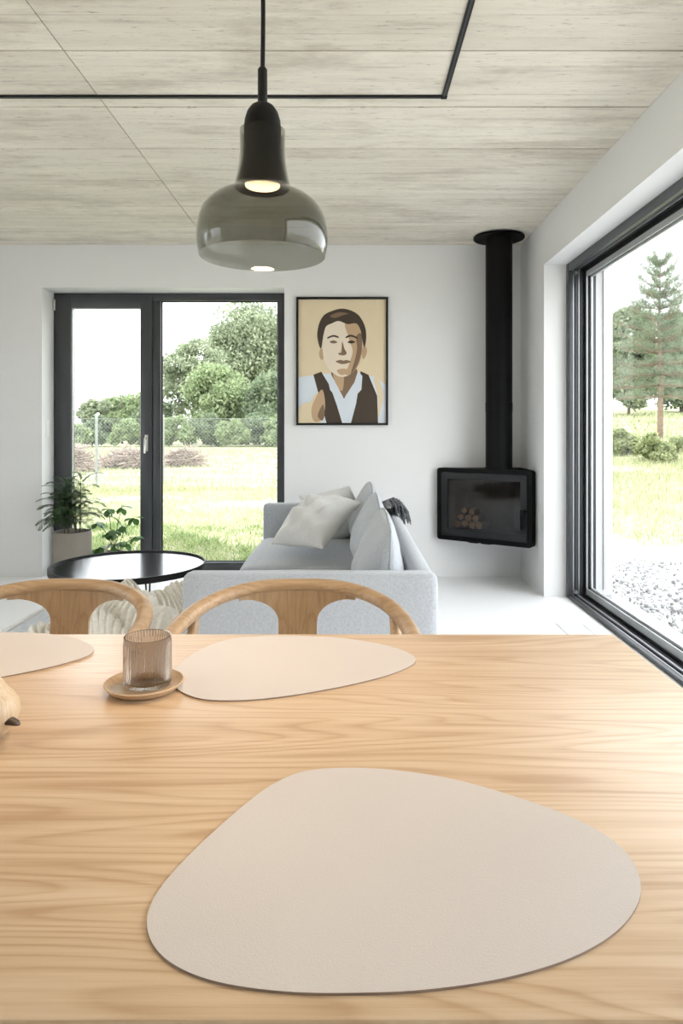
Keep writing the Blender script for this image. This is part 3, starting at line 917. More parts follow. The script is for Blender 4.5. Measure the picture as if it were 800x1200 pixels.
far_px = [(201, 790), (227, 766.5), (265, 751), (307, 746.6), (350, 746.4), (401, 749), (443.5, 755.6), (473, 764), (486.5, 772.6), (482, 781), (456, 792), (414, 803), (371, 811.5), (329, 818), (286, 822), (244, 821.5), (218, 815), (205, 805)]
m2 = placemat(mat_points(far_px), 'beige leather placemat touching the oak saucer, before the light chair')
m3 = m2.copy(); COL.objects.link(m3)
m3.location = (m2.location.x - .585, m2.location.y + .025, TZ)
m3.rotation_euler = (0, 0, .05)
m3['label'] = 'beige leather placemat between the bird figure and the darker chair'

# oak saucer + ribbed tumbler
sc = (-.322, 1.078)
prof = [(0, 0), (.046, 0), (.053, .003), (.0605, .0105), (.0615, .0125), (.0595, .0135), (.054, .0100), (.047, .0065), (0, .0060)]
sau = lathe('saucer', [(r, z) for r, z in prof], (0, 0, 0), M['oak_small'], None, 48, world=False)
sau.location = (sc[0], sc[1], TZ)
tag(sau, 'round oak saucer with raised rim under a tumbler', 'saucer')
tum = bmesh.new()
seg = 288
GRr, GH = .0365, .0765
def ribbed(r, z, depth):
    return [tum.verts.new(((r + depth * math.cos(48 * 2 * PI * k / seg)) * math.cos(2 * PI * k / seg), (r + depth * math.cos(48 * 2 * PI * k / seg)) * math.sin(2 * PI * k / seg), z)) for k in range(seg)]
rings = [ribbed(.030, 0, 0), ribbed(GRr - .002, .0015, .0002), ribbed(GRr, .006, .0009), ribbed(GRr, GH - .012, .0009), ribbed(GRr, GH - .006, .0002), ribbed(GRr - .0002, GH, 0),
         ribbed(GRr - .0018, GH, 0), ribbed(GRr - .002, GH - .010, 0), ribbed(GRr - .002, .010, 0), ribbed(.030, .0065, 0)]
for a, b_ in zip(rings[:-1], rings[1:]):
    for k in range(seg):
        tum.faces.new((a[k], a[(k + 1) % seg], b_[(k + 1) % seg], b_[k]))
tum.faces.new(list(reversed(rings[0]))); tum.faces.new(rings[-1])
bmesh.ops.recalc_face_normals(tum, faces=tum.faces)
tg = bm_obj('tumbler', tum, M['brown_glass'], None, smooth=True, auto=50, world=False)
tg.location = (sc[0] + .004, sc[1] + .004, TZ + .0062)
tag(tg, 'short ribbed brown smoked glass tumbler on oak saucer', 'glass')

# wooden bird figurine (only its front reaches into view)
bx, by = -.482, .905
bird = thing('bird_figurine', 'small turned wooden bird figure with dark beak', 'figurine', (bx, by, TZ))
bm = bmesh.new()
add_lathe(bm, [(0, 0), (.016, 0), (.027, .006), (.036, .018), (.0400, .032), (.0385, .046), (.033, .056), (.027, .063), (.0235, .069), (.021, .0745), (.0155, .080), (.008, .083), (0, .084)], (0, 0, 0), 40)
bmesh.ops.recalc_face_normals(bm, faces=bm.faces)
for v in bm.verts:
    v.co.x += .004 * math.sin(v.co.z / .084 * PI)
bm_obj('body', bm, M['maple'], bird, smooth=True, world=False)
bm = bmesh.new()
add_tube(bm, [(.034, -.012, .0285), (.042, -.014, .0290), (.050, -.016, .0275), (.0545, -.017, .0255)], [.0075, .0078, .0058, .0022], 12, flat=(1, .62))
bmesh.ops.recalc_face_normals(bm, faces=bm.faces)
bm_obj('beak', bm, M['walnut'], bird, smooth=True, world=False)

# ================================================================== CHAIRS (local frame: sitter faces -Y, origin on the floor)
def make_chair():
    root = thing('dining_chair', '', 'chair', (0, 0, 0), group='oak chairs along the far side of the table')
    half = [(0, .232, .748), (.065, .227, .7475), (.125, .208, .744), (.180, .172, .736), (.222, .122, .726), (.248, .062, .716), (.262, -.005, .708), (.268, -.075, .702), (.266, -.13, .699)]
    pts = [(-x, y, z) for x, y, z in reversed(half[1:])] + half
    cur = catmull(pts, 6)
    n_ = len(cur)
    rr = []
    for i in range(n_):
        t = abs(i / (n_ - 1) * 2 - 1)
        r = .0175 + .002 * t
        if t > .96: r *= .72
        rr.append(r)
    bm = bmesh.new(); add_tube(bm, cur, rr, 16, flat=(1.0, .95)); bmesh.ops.recalc_face_normals(bm, faces=bm.faces)
    bm_obj('back_rail', bm, M['oak_rail'], root, smooth=True, auto=60, world=False)
    # T-shaped plywood back panel
    def yr(x):
        xs_ = [p[0] for p in half]; yy = [p[1] for p in half]
        return float(np.interp(abs(x), xs_, yy))
    def wz(z):
        if z >= .7195: return .150
        if z >= .655: return .150 - .100 * math.sqrt(max(0, 1 - ((z - .655) / .065) ** 2))
        return .050 + .075 * max(0, (.60 - z) / .15) ** 1.7
    rows = [.742, .730, .7205, .7195, .7185, .717, .714, .710, .704, .697, .688, .677, .666, .655, .63, .60, .57, .54, .51, .48, .455]
    nc = 14
    bm = bmesh.new()
    def sheet(off):
        g = []
        for z in rows:
            w_ = wz(z)
            g.append([bm.verts.new((w_ * (2 * k / nc - 1), yr(w_ * (2 * k / nc - 1)) - .006 + off - .05 * max(0, (.72 - z) / .27) ** 1.3, z)) for k in range(nc + 1)])
        return g
    A_, B_ = sheet(-.005), sheet(.005)
    nr = len(rows)
    for i in range(nr - 1):
        for k in range(nc):
            bm.faces.new((A_[i][k], A_[i + 1][k], A_[i + 1][k + 1], A_[i][k + 1]))
            bm.faces.new((B_[i][k], B_[i][k + 1], B_[i + 1][k + 1], B_[i + 1][k]))
        bm.faces.new((A_[i][0], B_[i][0], B_[i + 1][0], A_[i + 1][0]))
        bm.faces.new((A_[i][nc], A_[i + 1][nc], B_[i + 1][nc], B_[i][nc]))
    for k in range(nc):
        bm.faces.new((A_[0][k], A_[0][k + 1], B_[0][k + 1], B_[0][k]))
        bm.faces.new((A_[nr - 1][k], B_[nr - 1][k], B_[nr - 1][k + 1], A_[nr - 1][k + 1]))
    bmesh.ops.recalc_face_normals(bm, faces=bm.faces)
    bm_obj('back_panel', bm, M['oak_panel'], root, smooth=True, auto=40, world=False)
    # seat
    bm = bmesh.new()
    out = catmull([(0, .205, 0), (.13, .185, 0), (.215, .09, 0), (.240, -.05, 0), (.235, -.19, 0), (.19, -.245, 0), (0, -.255, 0), (-.19, -.245, 0), (-.235, -.19, 0), (-.240, -.05, 0), (-.215, .09, 0), (-.13, .185, 0)], 6, closed=True)
    ringsz = [(.94, .425), (1.0, .431), (1.0, .446), (.97, .452), (.75, .447), (.4, .441)]
    rgs = [[bm.verts.new((p.x * s_, p.y * s_, z)) for p in out] for s_, z in ringsz]
    n2 = len(out)
    for a, b_ in zip(rgs[:-1], rgs[1:]):
        for k in range(n2):
            bm.faces.new((a[k], a[(k + 1) % n2], b_[(k + 1) % n2], b_[k]))
    bm.faces.new(list(reversed(rgs[0]))); bm.faces.new(rgs[-1])
    bmesh.ops.recalc_face_normals(bm, faces=bm.faces)
    bm_obj('seat', bm, M['oak_panel'], root, smooth=True, auto=45, world=False)
    for s_ in (-1, 1):
        tube('leg', [(s_ * .240, .085, .716), (s_ * .247, .035, .62), (s_ * .250, -.03, .47), (s_ * .252, -.10, .30), (s_ * .262, -.19, 0)], [.011, .016, .0185, .017, .012], M['oak_rail'], root, 14, world=False)
        tube('leg', [(s_ * .15, .10, .43), (s_ * .17, .17, .22), (s_ * .20, .245, 0)], [.018, .017, .012], M['oak_rail'], root, 14, world=False)
    tube('stretcher', [(-.25, -.03, .41), (.25, -.03, .41)], .013, M['oak_rail'], root, 10, world=False)
    return root
ch = make_chair()
ch.location = (-.128, 1.575, 0); ch.rotation_euler = (0, 0, .02)
ch['label'] = 'oak dining chair with bent rail, close against the sofa arm'
ch2 = copy_tree(ch)
ch2.location = (-.735, 1.575, 0); ch2.rotation_euler = (0, 0, -.03)
ch2['label'] = 'oak dining chair with bent rail before the coffee table and blanket'

# ================================================================== SOFT SHAPES
def rounded_box_grid(hx, hy, hz, r, n=10, bulge=(0, 0, 0)):
    """bm of a padded block centred on the origin"""
    bm = bmesh.new()
    bmesh.ops.create_cube(bm, size=2.0)
    bmesh.ops.subdivide_edges(bm, edges=bm.edges, cuts=n, use_grid_fill=True)
    h = (hx, hy, hz)
    for v in bm.verts:
        a = v.co.copy()
        # concentrate grid lines near the edges
        q = Vector([math.copysign(1 - (1 - abs(c)) ** 1.5, c) for c in a])
        p = Vector((q.x * hx, q.y * hy, q.z * hz))
        inn = Vector([max(-h[i] + r, min(h[i] - r, p[i])) for i in range(3)])
        dlt = p - inn
        if dlt.length > 1e-9:
            p = inn + dlt.normalized() * r
        fx = (1 - q.y ** 2) * (1 - q.z ** 2); fy_ = (1 - q.x ** 2) * (1 - q.z ** 2); fz = (1 - q.x ** 2) * (1 - q.y ** 2)
        p.x += math.copysign(bulge[0] * fx, a.x) * (abs(a.x) > .99)
        p.y += math.copysign(bulge[1] * fy_, a.y) * (abs(a.y) > .99)
        p.z += math.copysign(bulge[2] * fz, a.z) * (abs(a.z) > .99)
        v.co = p
    return bm

def padded(name, x0, x1, y0, y1, z0, z1, mat, parent, r=.03, bulge=(0, 0, 0), n=10):
    bm = rounded_box_grid((x1 - x0) / 2, (y1 - y0) / 2, (z1 - z0) / 2, r, n, bulge)
    bmesh.ops.translate(bm, verts=bm.verts, vec=((x0 + x1) / 2, (y0 + y1) / 2, (z0 + z1) / 2))
    return bm_obj(name, bm, mat, parent, smooth=True)

def pillow_mesh(hu, hv, tf, tb, n=26, power=.42, pinch=.06, crease=0.0, seed=0, skew=0.0):
    """knife-edge pillow: u,v in plane, tf/tb bulge to front (+w) and back (-w). returns verts,faces,edge loop"""
    r_ = np.random.default_rng(seed)
    ph = r_.uniform(0, 6, 8)
    def pos(a, b_, side):
        u = math.copysign(1 - (1 - abs(a)) ** 1.6, a); v = math.copysign(1 - (1 - abs(b_)) ** 1.6, b_)
        qu, qv = power if isinstance(power, tuple) else (power, power)
        t = max(0, (1 - u * u)) ** qu * max(0, (1 - v * v)) ** qv * (1 - skew * v)
        pu, pv = pinch if isinstance(pinch, tuple) else (pinch, pinch)
        su = 1 - pu * (1 - v * v) * abs(u) ** 2
        sv = 1 - pv * (1 - u * u) * abs(v) ** 2
        w = t * (tf if side > 0 else -tb)
        if crease:
            ang = u * 5 + v * 3.2
            w += side * crease * t * (math.sin(ang * 2 + ph[0] + 2 * math.sin(v * 3 + ph[1])) * .5 + math.sin(u * 9 - v * 4 + ph[2]) * .35 + math.sin(v * 12 + u * 2 + ph[3]) * .25)
        return (u * hu * su, v * hv * sv, w)
    V, F = [], []
    idx = {}
    def vid(i, j, s_):
        e = i in (0, n) or j in (0, n)
        k = (i, j, 0 if e else s_)
        if k not in idx:
            idx[k] = len(V)
            V.append(pos(2 * i / n - 1, 2 * j / n - 1, s_))
        return idx[k]
    for s_ in (1, -1):
        for i in range(n):
            for j in range(n):
                q = [vid(i, j, s_), vid(i + 1, j, s_), vid(i + 1, j + 1, s_), vid(i, j + 1, s_)]
                F.append(q if s_ > 0 else q[::-1])
    loop = [pos(2 * i / n - 1, -1, 1) for i in range(n)] + [pos(1, 2 * j / n - 1, 1) for j in range(n)] + [pos(1 - 2 * i / n, 1, 1) for i in range(n)] + [pos(-1, 1 - 2 * j / n, 1) for j in range(n)]
    return V, F, loop

def pillow(name, cen, eu, ev, hu, hv, tf, tb, mat, seam_mat=None, parent=None, **kw):
    cen = Vector(cen); eu = Vector(eu).normalized(); ev = Vector(ev); ev = (ev - eu * ev.dot(eu)).normalized(); ew = eu.cross(ev)
    V, F, loop = pillow_mesh(hu, hv, tf, tb, **kw)
    R = Matrix((eu, ev, ew)).transposed()
    off = -wloc(parent) if parent is not None else Vector()
    me = bpy.data.meshes.new(name)
    if parent is None:
        me.from_pydata([R @ Vector(p) for p in V], [], F)
        o = link(name, me, mat, None, True)
        o.location = cen
    else:
        me.from_pydata([R @ Vector(p) + cen + off for p in V], [], F)
        o = link(name, me, mat, parent, True)
    if seam_mat:
        bm = bmesh.new()
        lp = [R @ Vector(p) + (cen + off if parent is not None else Vector()) for p in loop]
        add_tube(bm, lp + [lp[0]], .0032, 6, cap=False)
        bm_obj('piping', bm, seam_mat, o, smooth=True, world=False)
    return o

# ================================================================== SOFA
SX0, SX1, SYN, SYF, SH = -.620, .335, 2.53, 5.06, .62
sofa = thing('sofa', 'light grey fabric sofa with loose back cushions', 'sofa', ((SX0 + SX1) / 2, (SYN + SYF) / 2, 0))
S = M['sofa']
padded('armrest', SX0, SX1, SYN, SYN + .11, .12, SH, S, sofa, .028, (0, .004, .0), 12)
padded('armrest', SX0, SX1 - .005, SYF - .11, SYF, .12, SH, S, sofa, .028, (0, .004, 0), 12)
padded('back_frame', SX1 - .092, SX1, SYN + .10, SYF - .10, .12, SH - .004, S, sofa, .04, (.004, 0, .010), 12)
padded('base', SX0 + .015, SX1 - .08, SYN + .10, SYF - .10, .12, .27, S, sofa, .02, n=6)
ym = (SYN + SYF) / 2
padded('seat_cushion', SX0 - .005, SX1 - .10, SYN + .112, ym - .002, .255, .382, S, sofa, .055, (.018, .0, .062), 14)
padded('seat_cushion', SX0 - .005, SX1 - .10, ym + .002, SYF - .112, .255, .382, S, sofa, .055, (.018, .0, .062), 14)
ly = (SYF - .115 - SYN - .115) / 3
for k in range(3):
    yc = SYN + .115 + ly * (k + .5)
    pillow('back_cushion', (.160 - .008 * k, yc, .592 + .004 * k), (0, 1, 0), (.03, 0, 1), ly / 2 + .002, .172, .075, .130, S, M['sofa_seam'], sofa,
           n=34, power=(.40, .42), pinch=(0.0, -.17), crease=.007, seed=20 + k, skew=.42)
for x in (SX0 + .08, SX1 - .10):
    for y in (SYN + .10, SYF - .10):
        tube('leg', [(x, y, 0), (x, y, .125)], [.014, .020], M['black_matte'], sofa, 12)

# throw pillows
bp = Vector((-.185, 3.80, .445)); e1 = Vector((-.235, .31, .045)); e2 = Vector((.235, .31, .245))
c0 = bp + e1 / 2 + e2 / 2 + Vector((-.005, 0, .005))
pw = pillow('throw_pillow', c0, e2, e1, .218, .205, .135, .05, M['linen'], None, None, n=60, power=.5, pinch=.05, crease=.030, seed=3)
tag(pw, 'large crumpled pale grey linen pillow leaning on sofa back', 'pillow', 'linen pillows on the sofa')
# frayed tassel edge along the two visible corners
bm = bmesh.new()
EU = e2.normalized(); EV = (e1 - EU * e1.dot(EU)).normalized()
for k in range(34):
    t = k / 33 * 2 - 1
    p0 = EU * (.218 - .010 * (1 - t * t)) + EV * (.203 * t)
    add_tube(bm, [p0, p0 + EU * .012 + Vector((rnd.uniform(-.004, .004), rnd.uniform(-.004, .004), -.004))], [.0032, .0015], 4)
bm_obj('frayed_edge', bm, M['linen'], pw, smooth=True, world=False)
pw2 = pillow('throw_pillow', (-.085, 4.66, .575), (.75, .55, .10), (-.25, .45, .75), .215, .195, .085, .055, M['linen'], None, None, power=.45, pinch=.07, crease=.010, seed=5)
tag(pw2, 'pale linen pillow tucked behind the large crumpled pillow', 'pillow', 'linen pillows on the sofa')

# throw over the sofa back
th = thing('throw_blanket', 'grey wool throw with dark fringe over sofa back', 'blanket', (SX1 - .03, 4.45, SH))
prof = [(.205, .60), (.215, .650), (.245, .676), (.285, .680), (.322, .664), (.346, .635), (.350, .60), (.352, .56)]
pc = catmull([(x, 0, z) for x, z in prof], 4)
bm = bmesh.new()
g1 = []
NYt = 14
for j in range(NYt + 1):
    y = 4.22 + .46 * j / NYt
    wob = .006 * math.sin(j * 1.3) + .004 * math.sin(j * 2.9 + 1)
    g1.append([bm.verts.new((p.x + wob * .5, y, p.z + wob)) for p in pc])
for j in range(NYt):
    for i in range(len(pc) - 1):
        bm.faces.new((g1[j][i], g1[j + 1][i], g1[j + 1][i + 1], g1[j][i + 1]))
bmesh.ops.solidify(bm, geom=bm.faces[:], thickness=.012)
bmesh.ops.recalc_face_normals(bm, faces=bm.faces)
tag(bm_obj('cloth', bm, M['throw_light'], th, smooth=True), 'mid grey woollen cloth')
bm = bmesh.new()
for k in range(90):
    y = 4.205 + .47 * rnd.random(); 
    i = rnd.choice([10, 12, 14, 16, 18, 20, 22])
    p = pc[i]
    o_ = Vector((p.x + .012, y, p.z + .008))
    ln = rnd.uniform(.05, .09)
    add_tube(bm, [o_, o_ + Vector((.012, rnd.uniform(-.02, .02), .006)), o_ + Vector((.02 + .012 * rnd.random(), rnd.uniform(-.03, .03), -ln))], [.006, .006, .003], 5)
tag(bm_obj('fringe', bm, M['throw'], th, smooth=True), 'charcoal wool fringe', kind='stuff')

# ================================================================== RUG, POUF, KNITTED BLANKET
rug = thing('rug', 'light grey woven rug with white fringed side', 'rug', (-.9, 3.75, 0))
box('rug_field', -1.93, -.10, 2.75, 4.85, 0.0, .011, M['rug'], rug, .003, 1)
bm = bmesh.new()
y = 2.75
while y < 4.85:
    dx = rnd.uniform(-.006, .006); dy = rnd.uniform(-.01, .01)
    add_tube(bm, [(-1.926, y, .008), (-1.955, y + dy * .4, .008), (-1.985 + dx, y + dy, .004)], [.0045, .004, .002], 4)
    y += .0125
tag(bm_obj('fringe', bm, M['fringe'], rug, smooth=True), 'white yarn fringe', kind='stuff')

pf = lathe('pouf', [(0, 0), (.28, 0), (.33, .015), (.355, .06), (.36, .11), (.345, .16), (.30, .19), (.2, .20), (0, .20)], (0, 0, 0), M['pouf'], None, 40, world=False)
pf.location = (-1.04, 3.17, .011)
tag(pf, 'low dark grey floor pouf under the knitted blanket', 'pouf')

def knit_blanket():
    NU, NV = 300, 210
    x0, x1, y0, y1 = -1.47, -.665, 2.86, 3.47
    u = np.linspace(0, 1, NU); v = np.linspace(0, 1, NV)
    U, W = np.meshgrid(u, v, indexing='ij')
    X = x0 + (x1 - x0) * U
    Y = y0 + (y1 - y0) * W
    # bunched folds rising towards the sofa
    base = .205 + .085 * np.exp(-((X + .90) / .20) ** 2) + .04 * np.exp(-((X + 1.10) / .12) ** 2)
    ang = (X + 1.0) * 7.5 + (Y - 3.2) * 9.5
    fold = .075 * np.abs(np.sin(ang + 1.2 * np.sin(Y * 6))) ** .9 + .05 * np.abs(np.sin(X * 13 - Y * 6.0 + .7)) ** 1.2 + .018 * np.sin(X * 21 + Y * 15)
    fold *= .55 + .45 * np.clip((X + 1.5) / .45, 0, 1)
    Z = base + fold * .95
    # rounded drop at the rim
    ex = np.minimum(np.minimum(U, 1 - U) / .13, np.minimum(W, 1 - W) / .15)
    ex = np.clip(ex, 0, 1)
    drop = np.sqrt(np.clip(1 - (1 - ex) ** 2, 0, 1))
    Z = .035 + (Z - .035) * (.12 + .88 * drop)
    Yw = Y + .03 * np.sin(X * 9) ; Xw = X + .025 * np.sin(Y * 14 + X * 5)
    # knit ribs follow the cloth
    s = U * 1.0 + .22 * np.sin(W * 5.0 + U * 3) * .35 + W * .35
    rib = (.5 - .5 * np.cos(s * 2 * PI * 27)) ** .8
    Z = Z + .020 * rib * drop
    stitch = .0022 * np.sin(W * 2 * PI * 55) * drop
    Z = Z + stitch
    V = np.stack([Xw, Yw, Z], 2).reshape(-1, 3)
    i, j = np.meshgrid(np.arange(NU - 1), np.arange(NV - 1), indexing='ij')
    a = i * NV + j
    F = np.stack([a, a + NV, a + NV + 1, a + 1], 2).reshape(-1, 4)
    cen = np.array([-1.0, 3.17, .2])
    o = np_mesh('knitted_blanket', V - cen, F, M['knit'], None, True)
    o.location = cen
    md = o.modifiers.new('thickness', 'SOLIDIFY'); md.thickness = .010; md.offset = -1
    tag(o, 'cream chunky rib-knit blanket heaped beside the sofa', 'blanket')
knit_blanket()

# ================================================================== COFFEE TABLE
cx, cy, ch_, cr = -1.267, 3.945, .385, .432
ct = thing('coffee_table', 'round black coffee table with raised metal rim', 'table', (cx, cy, .011))
lathe('tabletop', [(0, ch_ - .020), (cr - .008, ch_ - .020), (cr - .008, ch_ - .010), (0, ch_ - .010)], (cx, cy, 0), M['black_top'], ct, 72)
lathe('rim', [(cr - .008, ch_ - .034), (cr, ch_ - .034), (cr + .001, ch_ - .002), (cr - .001, ch_), (cr - .006, ch_), (cr - .007, ch_ - .004)], (cx, cy, 0), M['black_matte'], ct, 72, closed=True)
for k in range(4):
    a = -PI / 2 + k * PI / 2 + .03
    dx, dy = math.cos(a), math.sin(a); tx, ty = -dy, dx
    r0, r1 = cr - .03, cr - .012
    tube('leg', [(cx + dx * r0 + tx * .022, cy + dy * r0 + ty * .022, ch_ - .02), (cx + dx * r1 + tx * .006, cy + dy * r1 + ty * .006, .021),
                 (cx + dx * r1, cy + dy * r1, .0165), (cx + dx * r1 - tx * .006, cy + dy * r1 - ty * .006, .021), (cx + dx * r0 - tx * .022, cy + dy * r0 - ty * .022, ch_ - .02)], .0055, M['black_matte'], ct, 8)

# ================================================================== FRAMED PORTRAIT
PX0, PX1, PZ0, PZ1 = -.408, .312, 1.192, 2.196
pic = thing('framed_picture', 'black-framed portrait poster in cream and brown tones', 'picture', ((PX0 + PX1) / 2, YB, PZ0))
fw, fd = .017, .030
boxes('frame', [(PX0, PX0 + fw, YB - fd, YB, PZ0, PZ1), (PX1 - fw, PX1, YB - fd, YB, PZ0, PZ1), (PX0 + fw, PX1 - fw, YB - fd, YB, PZ1 - fw, PZ1), (PX0 + fw, PX1 - fw, YB - fd, YB, PZ0, PZ0 + fw)], M['black_matte'], pic, .001)
ix0, ix1, iz0, iz1 = PX0 + fw, PX1 - fw, PZ0 + fw, PZ1 - fw
P = {'cream': plain('print_cream', (0.72, 0.60, 0.40), .6, var=.02), 'pale': plain('print_pale_blue', (0.66, 0.71, 0.76), .6, var=.02), 'dark': plain('print_dark_brown', (0.050, 0.032, 0.018), .6, var=.05),
     'brown': plain('print_mid_brown', (0.20, 0.125, 0.07), .6, var=.05), 'tan': plain('print_tan', (0.50, 0.34, 0.20), .6, var=.03), 'skin': plain('print_light_skin', (0.76, 0.66, 0.52), .6, var=.02)}
print_ = box('print', ix0, ix1, YB - .010, YB - .004, iz0, iz1, P['cream'], pic)
_layer = [0]
def shape(name, pts, col, smooth=True):
    """flat printed shape; pts in print coordinates 0..1, y up"""
    _layer[0] += 1
    yy = YB - .010 - .00025 * _layer[0]
    p = [Vector((ix0 + max(0, min(1, x)) * (ix1 - ix0), yy, iz0 + max(0, min(1, y)) * (iz1 - iz0))) for x, y in pts]
    if smooth: p = catmull(p, 5, closed=True)
    for q in p:
        q.x = max(ix0, min(ix1, q.x)); q.z = max(iz0, min(iz1, q.z))
    bm = bmesh.new()
    f = bm.faces.new([bm.verts.new(q) for q in p])
    f.normal_update()
    if f.normal.y > 0: f.normal_flip()
    bmesh.ops.triangulate(bm, faces=bm.faces)
    bm_obj(name, bm, P[col], print_)
# a plain generic sitter: shirt, waistcoat, face, hair
shape('printed_shirt', [(0, 0), (0, .37), (.16, .385), (.32, .40), (.50, .37), (.68, .41), (.86, .375), (1, .31), (1, 0)], 'pale', False)
shape('printed_shirt', [(.86, .36), (.93, .33), (.97, .22), (.93, .08), (.90, .05), (.91, .2)], 'cream')
shape('printed_waistcoat', [(.32, 0), (.17, .39), (.26, .415), (.36, .30), (.44, .14), (.50, 0)], 'dark', False)
shape('printed_waistcoat', [(.60, 0), (.66, .16), (.69, .30), (.71, .42), (.80, .39), (.90, .22), (.91, 0)], 'dark', False)
shape('printed_neck', [(.38, .42), (.40, .30), (.52, .20), (.64, .30), (.67, .43), (.52, .50)], 'brown')
shape('printed_neck', [(.40, .42), (.42, .32), (.50, .26), (.52, .40), (.48, .48)], 'tan')
shape('printed_collar', [(.36, .41), (.42, .33), (.51, .21), (.49, .15), (.36, .27), (.33, .37)], 'pale', False)
shape('printed_collar', [(.68, .42), (.64, .33), (.53, .21), (.56, .15), (.72, .27), (.73, .38)], 'pale', False)
shape('printed_ear', [(.255, .60), (.235, .56), (.25, .52), (.28, .515), (.295, .58)], 'tan')
shape('printed_ear', [(.76, .62), (.785, .585), (.765, .535), (.735, .52), (.72, .59)], 'tan')
shape('printed_face', [(.285, .72), (.275, .60), (.30, .50), (.37, .42), (.47, .375), (.57, .385), (.67, .45), (.72, .55), (.735, .68), (.70, .79), (.58, .84), (.42, .83), (.32, .79)], 'skin')
shape('printed_face_shade', [(.53, .80), (.60, .83), (.70, .79), (.735, .68), (.72, .55), (.67, .45), (.58, .39), (.54, .40), (.58, .48), (.62, .58), (.585, .66), (.56, .72)], 'tan')
shape('printed_face_shade', [(.66, .70), (.72, .72), (.72, .58), (.675, .47), (.60, .40), (.64, .50), (.67, .60)], 'brown')
shape('printed_hair', [(.255, .60), (.215, .70), (.235, .80), (.29, .87), (.38, .905), (.49, .925), (.60, .91), (.69, .87), (.755, .79), (.775, .70), (.755, .61), (.73, .67), (.71, .75), (.66, .805), (.56, .80), (.46, .825), (.38, .805), (.315, .78), (.285, .71)], 'dark')
shape('printed_hair', [(.36, .865), (.46, .895), (.57, .885), (.50, .87), (.42, .85)], 'brown')
shape('printed_brow', [(.335, .695), (.40, .712), (.455, .70), (.455, .688), (.395, .697), (.335, .682)], 'dark')
shape('printed_brow', [(.545, .70), (.60, .714), (.67, .695), (.67, .682), (.60, .698), (.545, .686)], 'dark')
shape('printed_eye', [(.355, .655), (.40, .668), (.445, .654), (.40, .643)], 'brown')
shape('printed_eye', [(.56, .654), (.605, .668), (.65, .655), (.605, .643)], 'dark')
shape('printed_nose', [(.50, .66), (.525, .60), (.55, .565), (.52, .548), (.47, .552), (.455, .565), (.49, .57), (.495, .61)], 'brown')
shape('printed_mouth', [(.425, .498), (.48, .510), (.515, .504), (.55, .509), (.60, .496), (.55, .481), (.50, .476), (.46, .484)], 'brown')
shape('printed_chin_shade', [(.44, .425), (.51, .44), (.58, .425), (.54, .395), (.48, .39)], 'tan')
shape('printed_arm_shade', [(0.0, .10), (.06, .16), (.14, .17), (.20, .24), (.24, .20), (.26, .08), (.24, 0), (0.0, 0)], 'cream')
shape('printed_arm_shade', [(.15, .12), (.21, .22), (.27, .27), (.30, .20), (.30, .10), (.25, .02), (.17, .02)], 'tan')
shape('printed_arm_shade', [(.22, .06), (.28, .15), (.30, .07), (.27, .02)], 'brown')

# ================================================================== WOOD STOVE
sA = Vector((.690, 5.31, 0)); sB = Vector((1.310, 4.875, 0))
ux = (sB - sA); Wd = ux.length; ux.normalize()
nf = Vector((ux.y, -ux.x, 0))            # outward normal of the front, towards the room
if nf.y > 0: nf = -nf
sz0, sz1 = .308, .862
SL = sA + Vector((0, 0, sz0))
stove = thing('wood_stove', 'black corner wood stove with glass door hung above floor', 'stove', (1.06, 5.12, sz0))
def sp(a, d, z):
    """a along the front from its left end, d behind the front face, z height"""
    p = sA + ux * a - nf * d
    return Vector((p.x, p.y, z))
def stove_slab(name, a0, a1, z0, z1, d0, d1, mat, hole=None, rc=0.0, parent=stove, bev=0.0):
    """plate with rounded corners in the front plane; optional rectangular hole"""
    def rrect(a0, a1, z0, z1, r):
        if r <= 0: return [(a0, z0), (a1, z0), (a1, z1), (a0, z1)]
        o = []
        for (ca, cz, s0) in ((a1 - r, z0 + r, -90), (a1 - r, z1 - r, 0), (a0 + r, z1 - r, 90), (a0 + r, z0 + r, 180)):
            for k in range(6):
                t = math.radians(s0 + 90 * k / 5)
                o.append((ca + r * math.cos(t), cz + r * math.sin(t)))
        return o
    bm = bmesh.new()
    out = rrect(a0, a1, z0, z1, rc)
    n_ = len(out)
    fo = [bm.verts.new(sp(a, d0, z)) for a, z in out]; bo = [bm.verts.new(sp(a, d1, z)) for a, z in out]
    if hole:
        h = rrect(*hole, 0.004 if rc > 0 else 0)
        m_ = len(h)
        fi = [bm.verts.new(sp(a, d0, z)) for a, z in h]; bi = [bm.verts.new(sp(a, d1, z)) for a, z in h]
        for L, Hh in ((fo, fi), (bo, bi)):
            for k in range(n_):
                bm.faces.new((L[k], L[(k + 1) % n_], Hh[(k + 1) % m_], Hh[k]))
        for k in range(m_):
            bm.faces.new((fi[k], fi[(k + 1) % m_], bi[(k + 1) % m_], bi[k]))
    else:
        bm.faces.new(fo); bm.faces.new(bo)
    for k in range(n_):
        bm.faces.new((fo[k], bo[k], bo[(k + 1) % n_], fo[(k + 1) % n_]))
    bmesh.ops.recalc_face_normals(bm, faces=bm.faces)
    return bm_obj(name, bm, mat, parent, smooth=True, auto=30)
K = M['black_steel']
# rounded front surround
stove_slab('surround', 0, Wd, sz0, sz1, 0, .075, K, hole=(.035, Wd - .035, sz0 + .035, sz1 - .03), rc=.022)
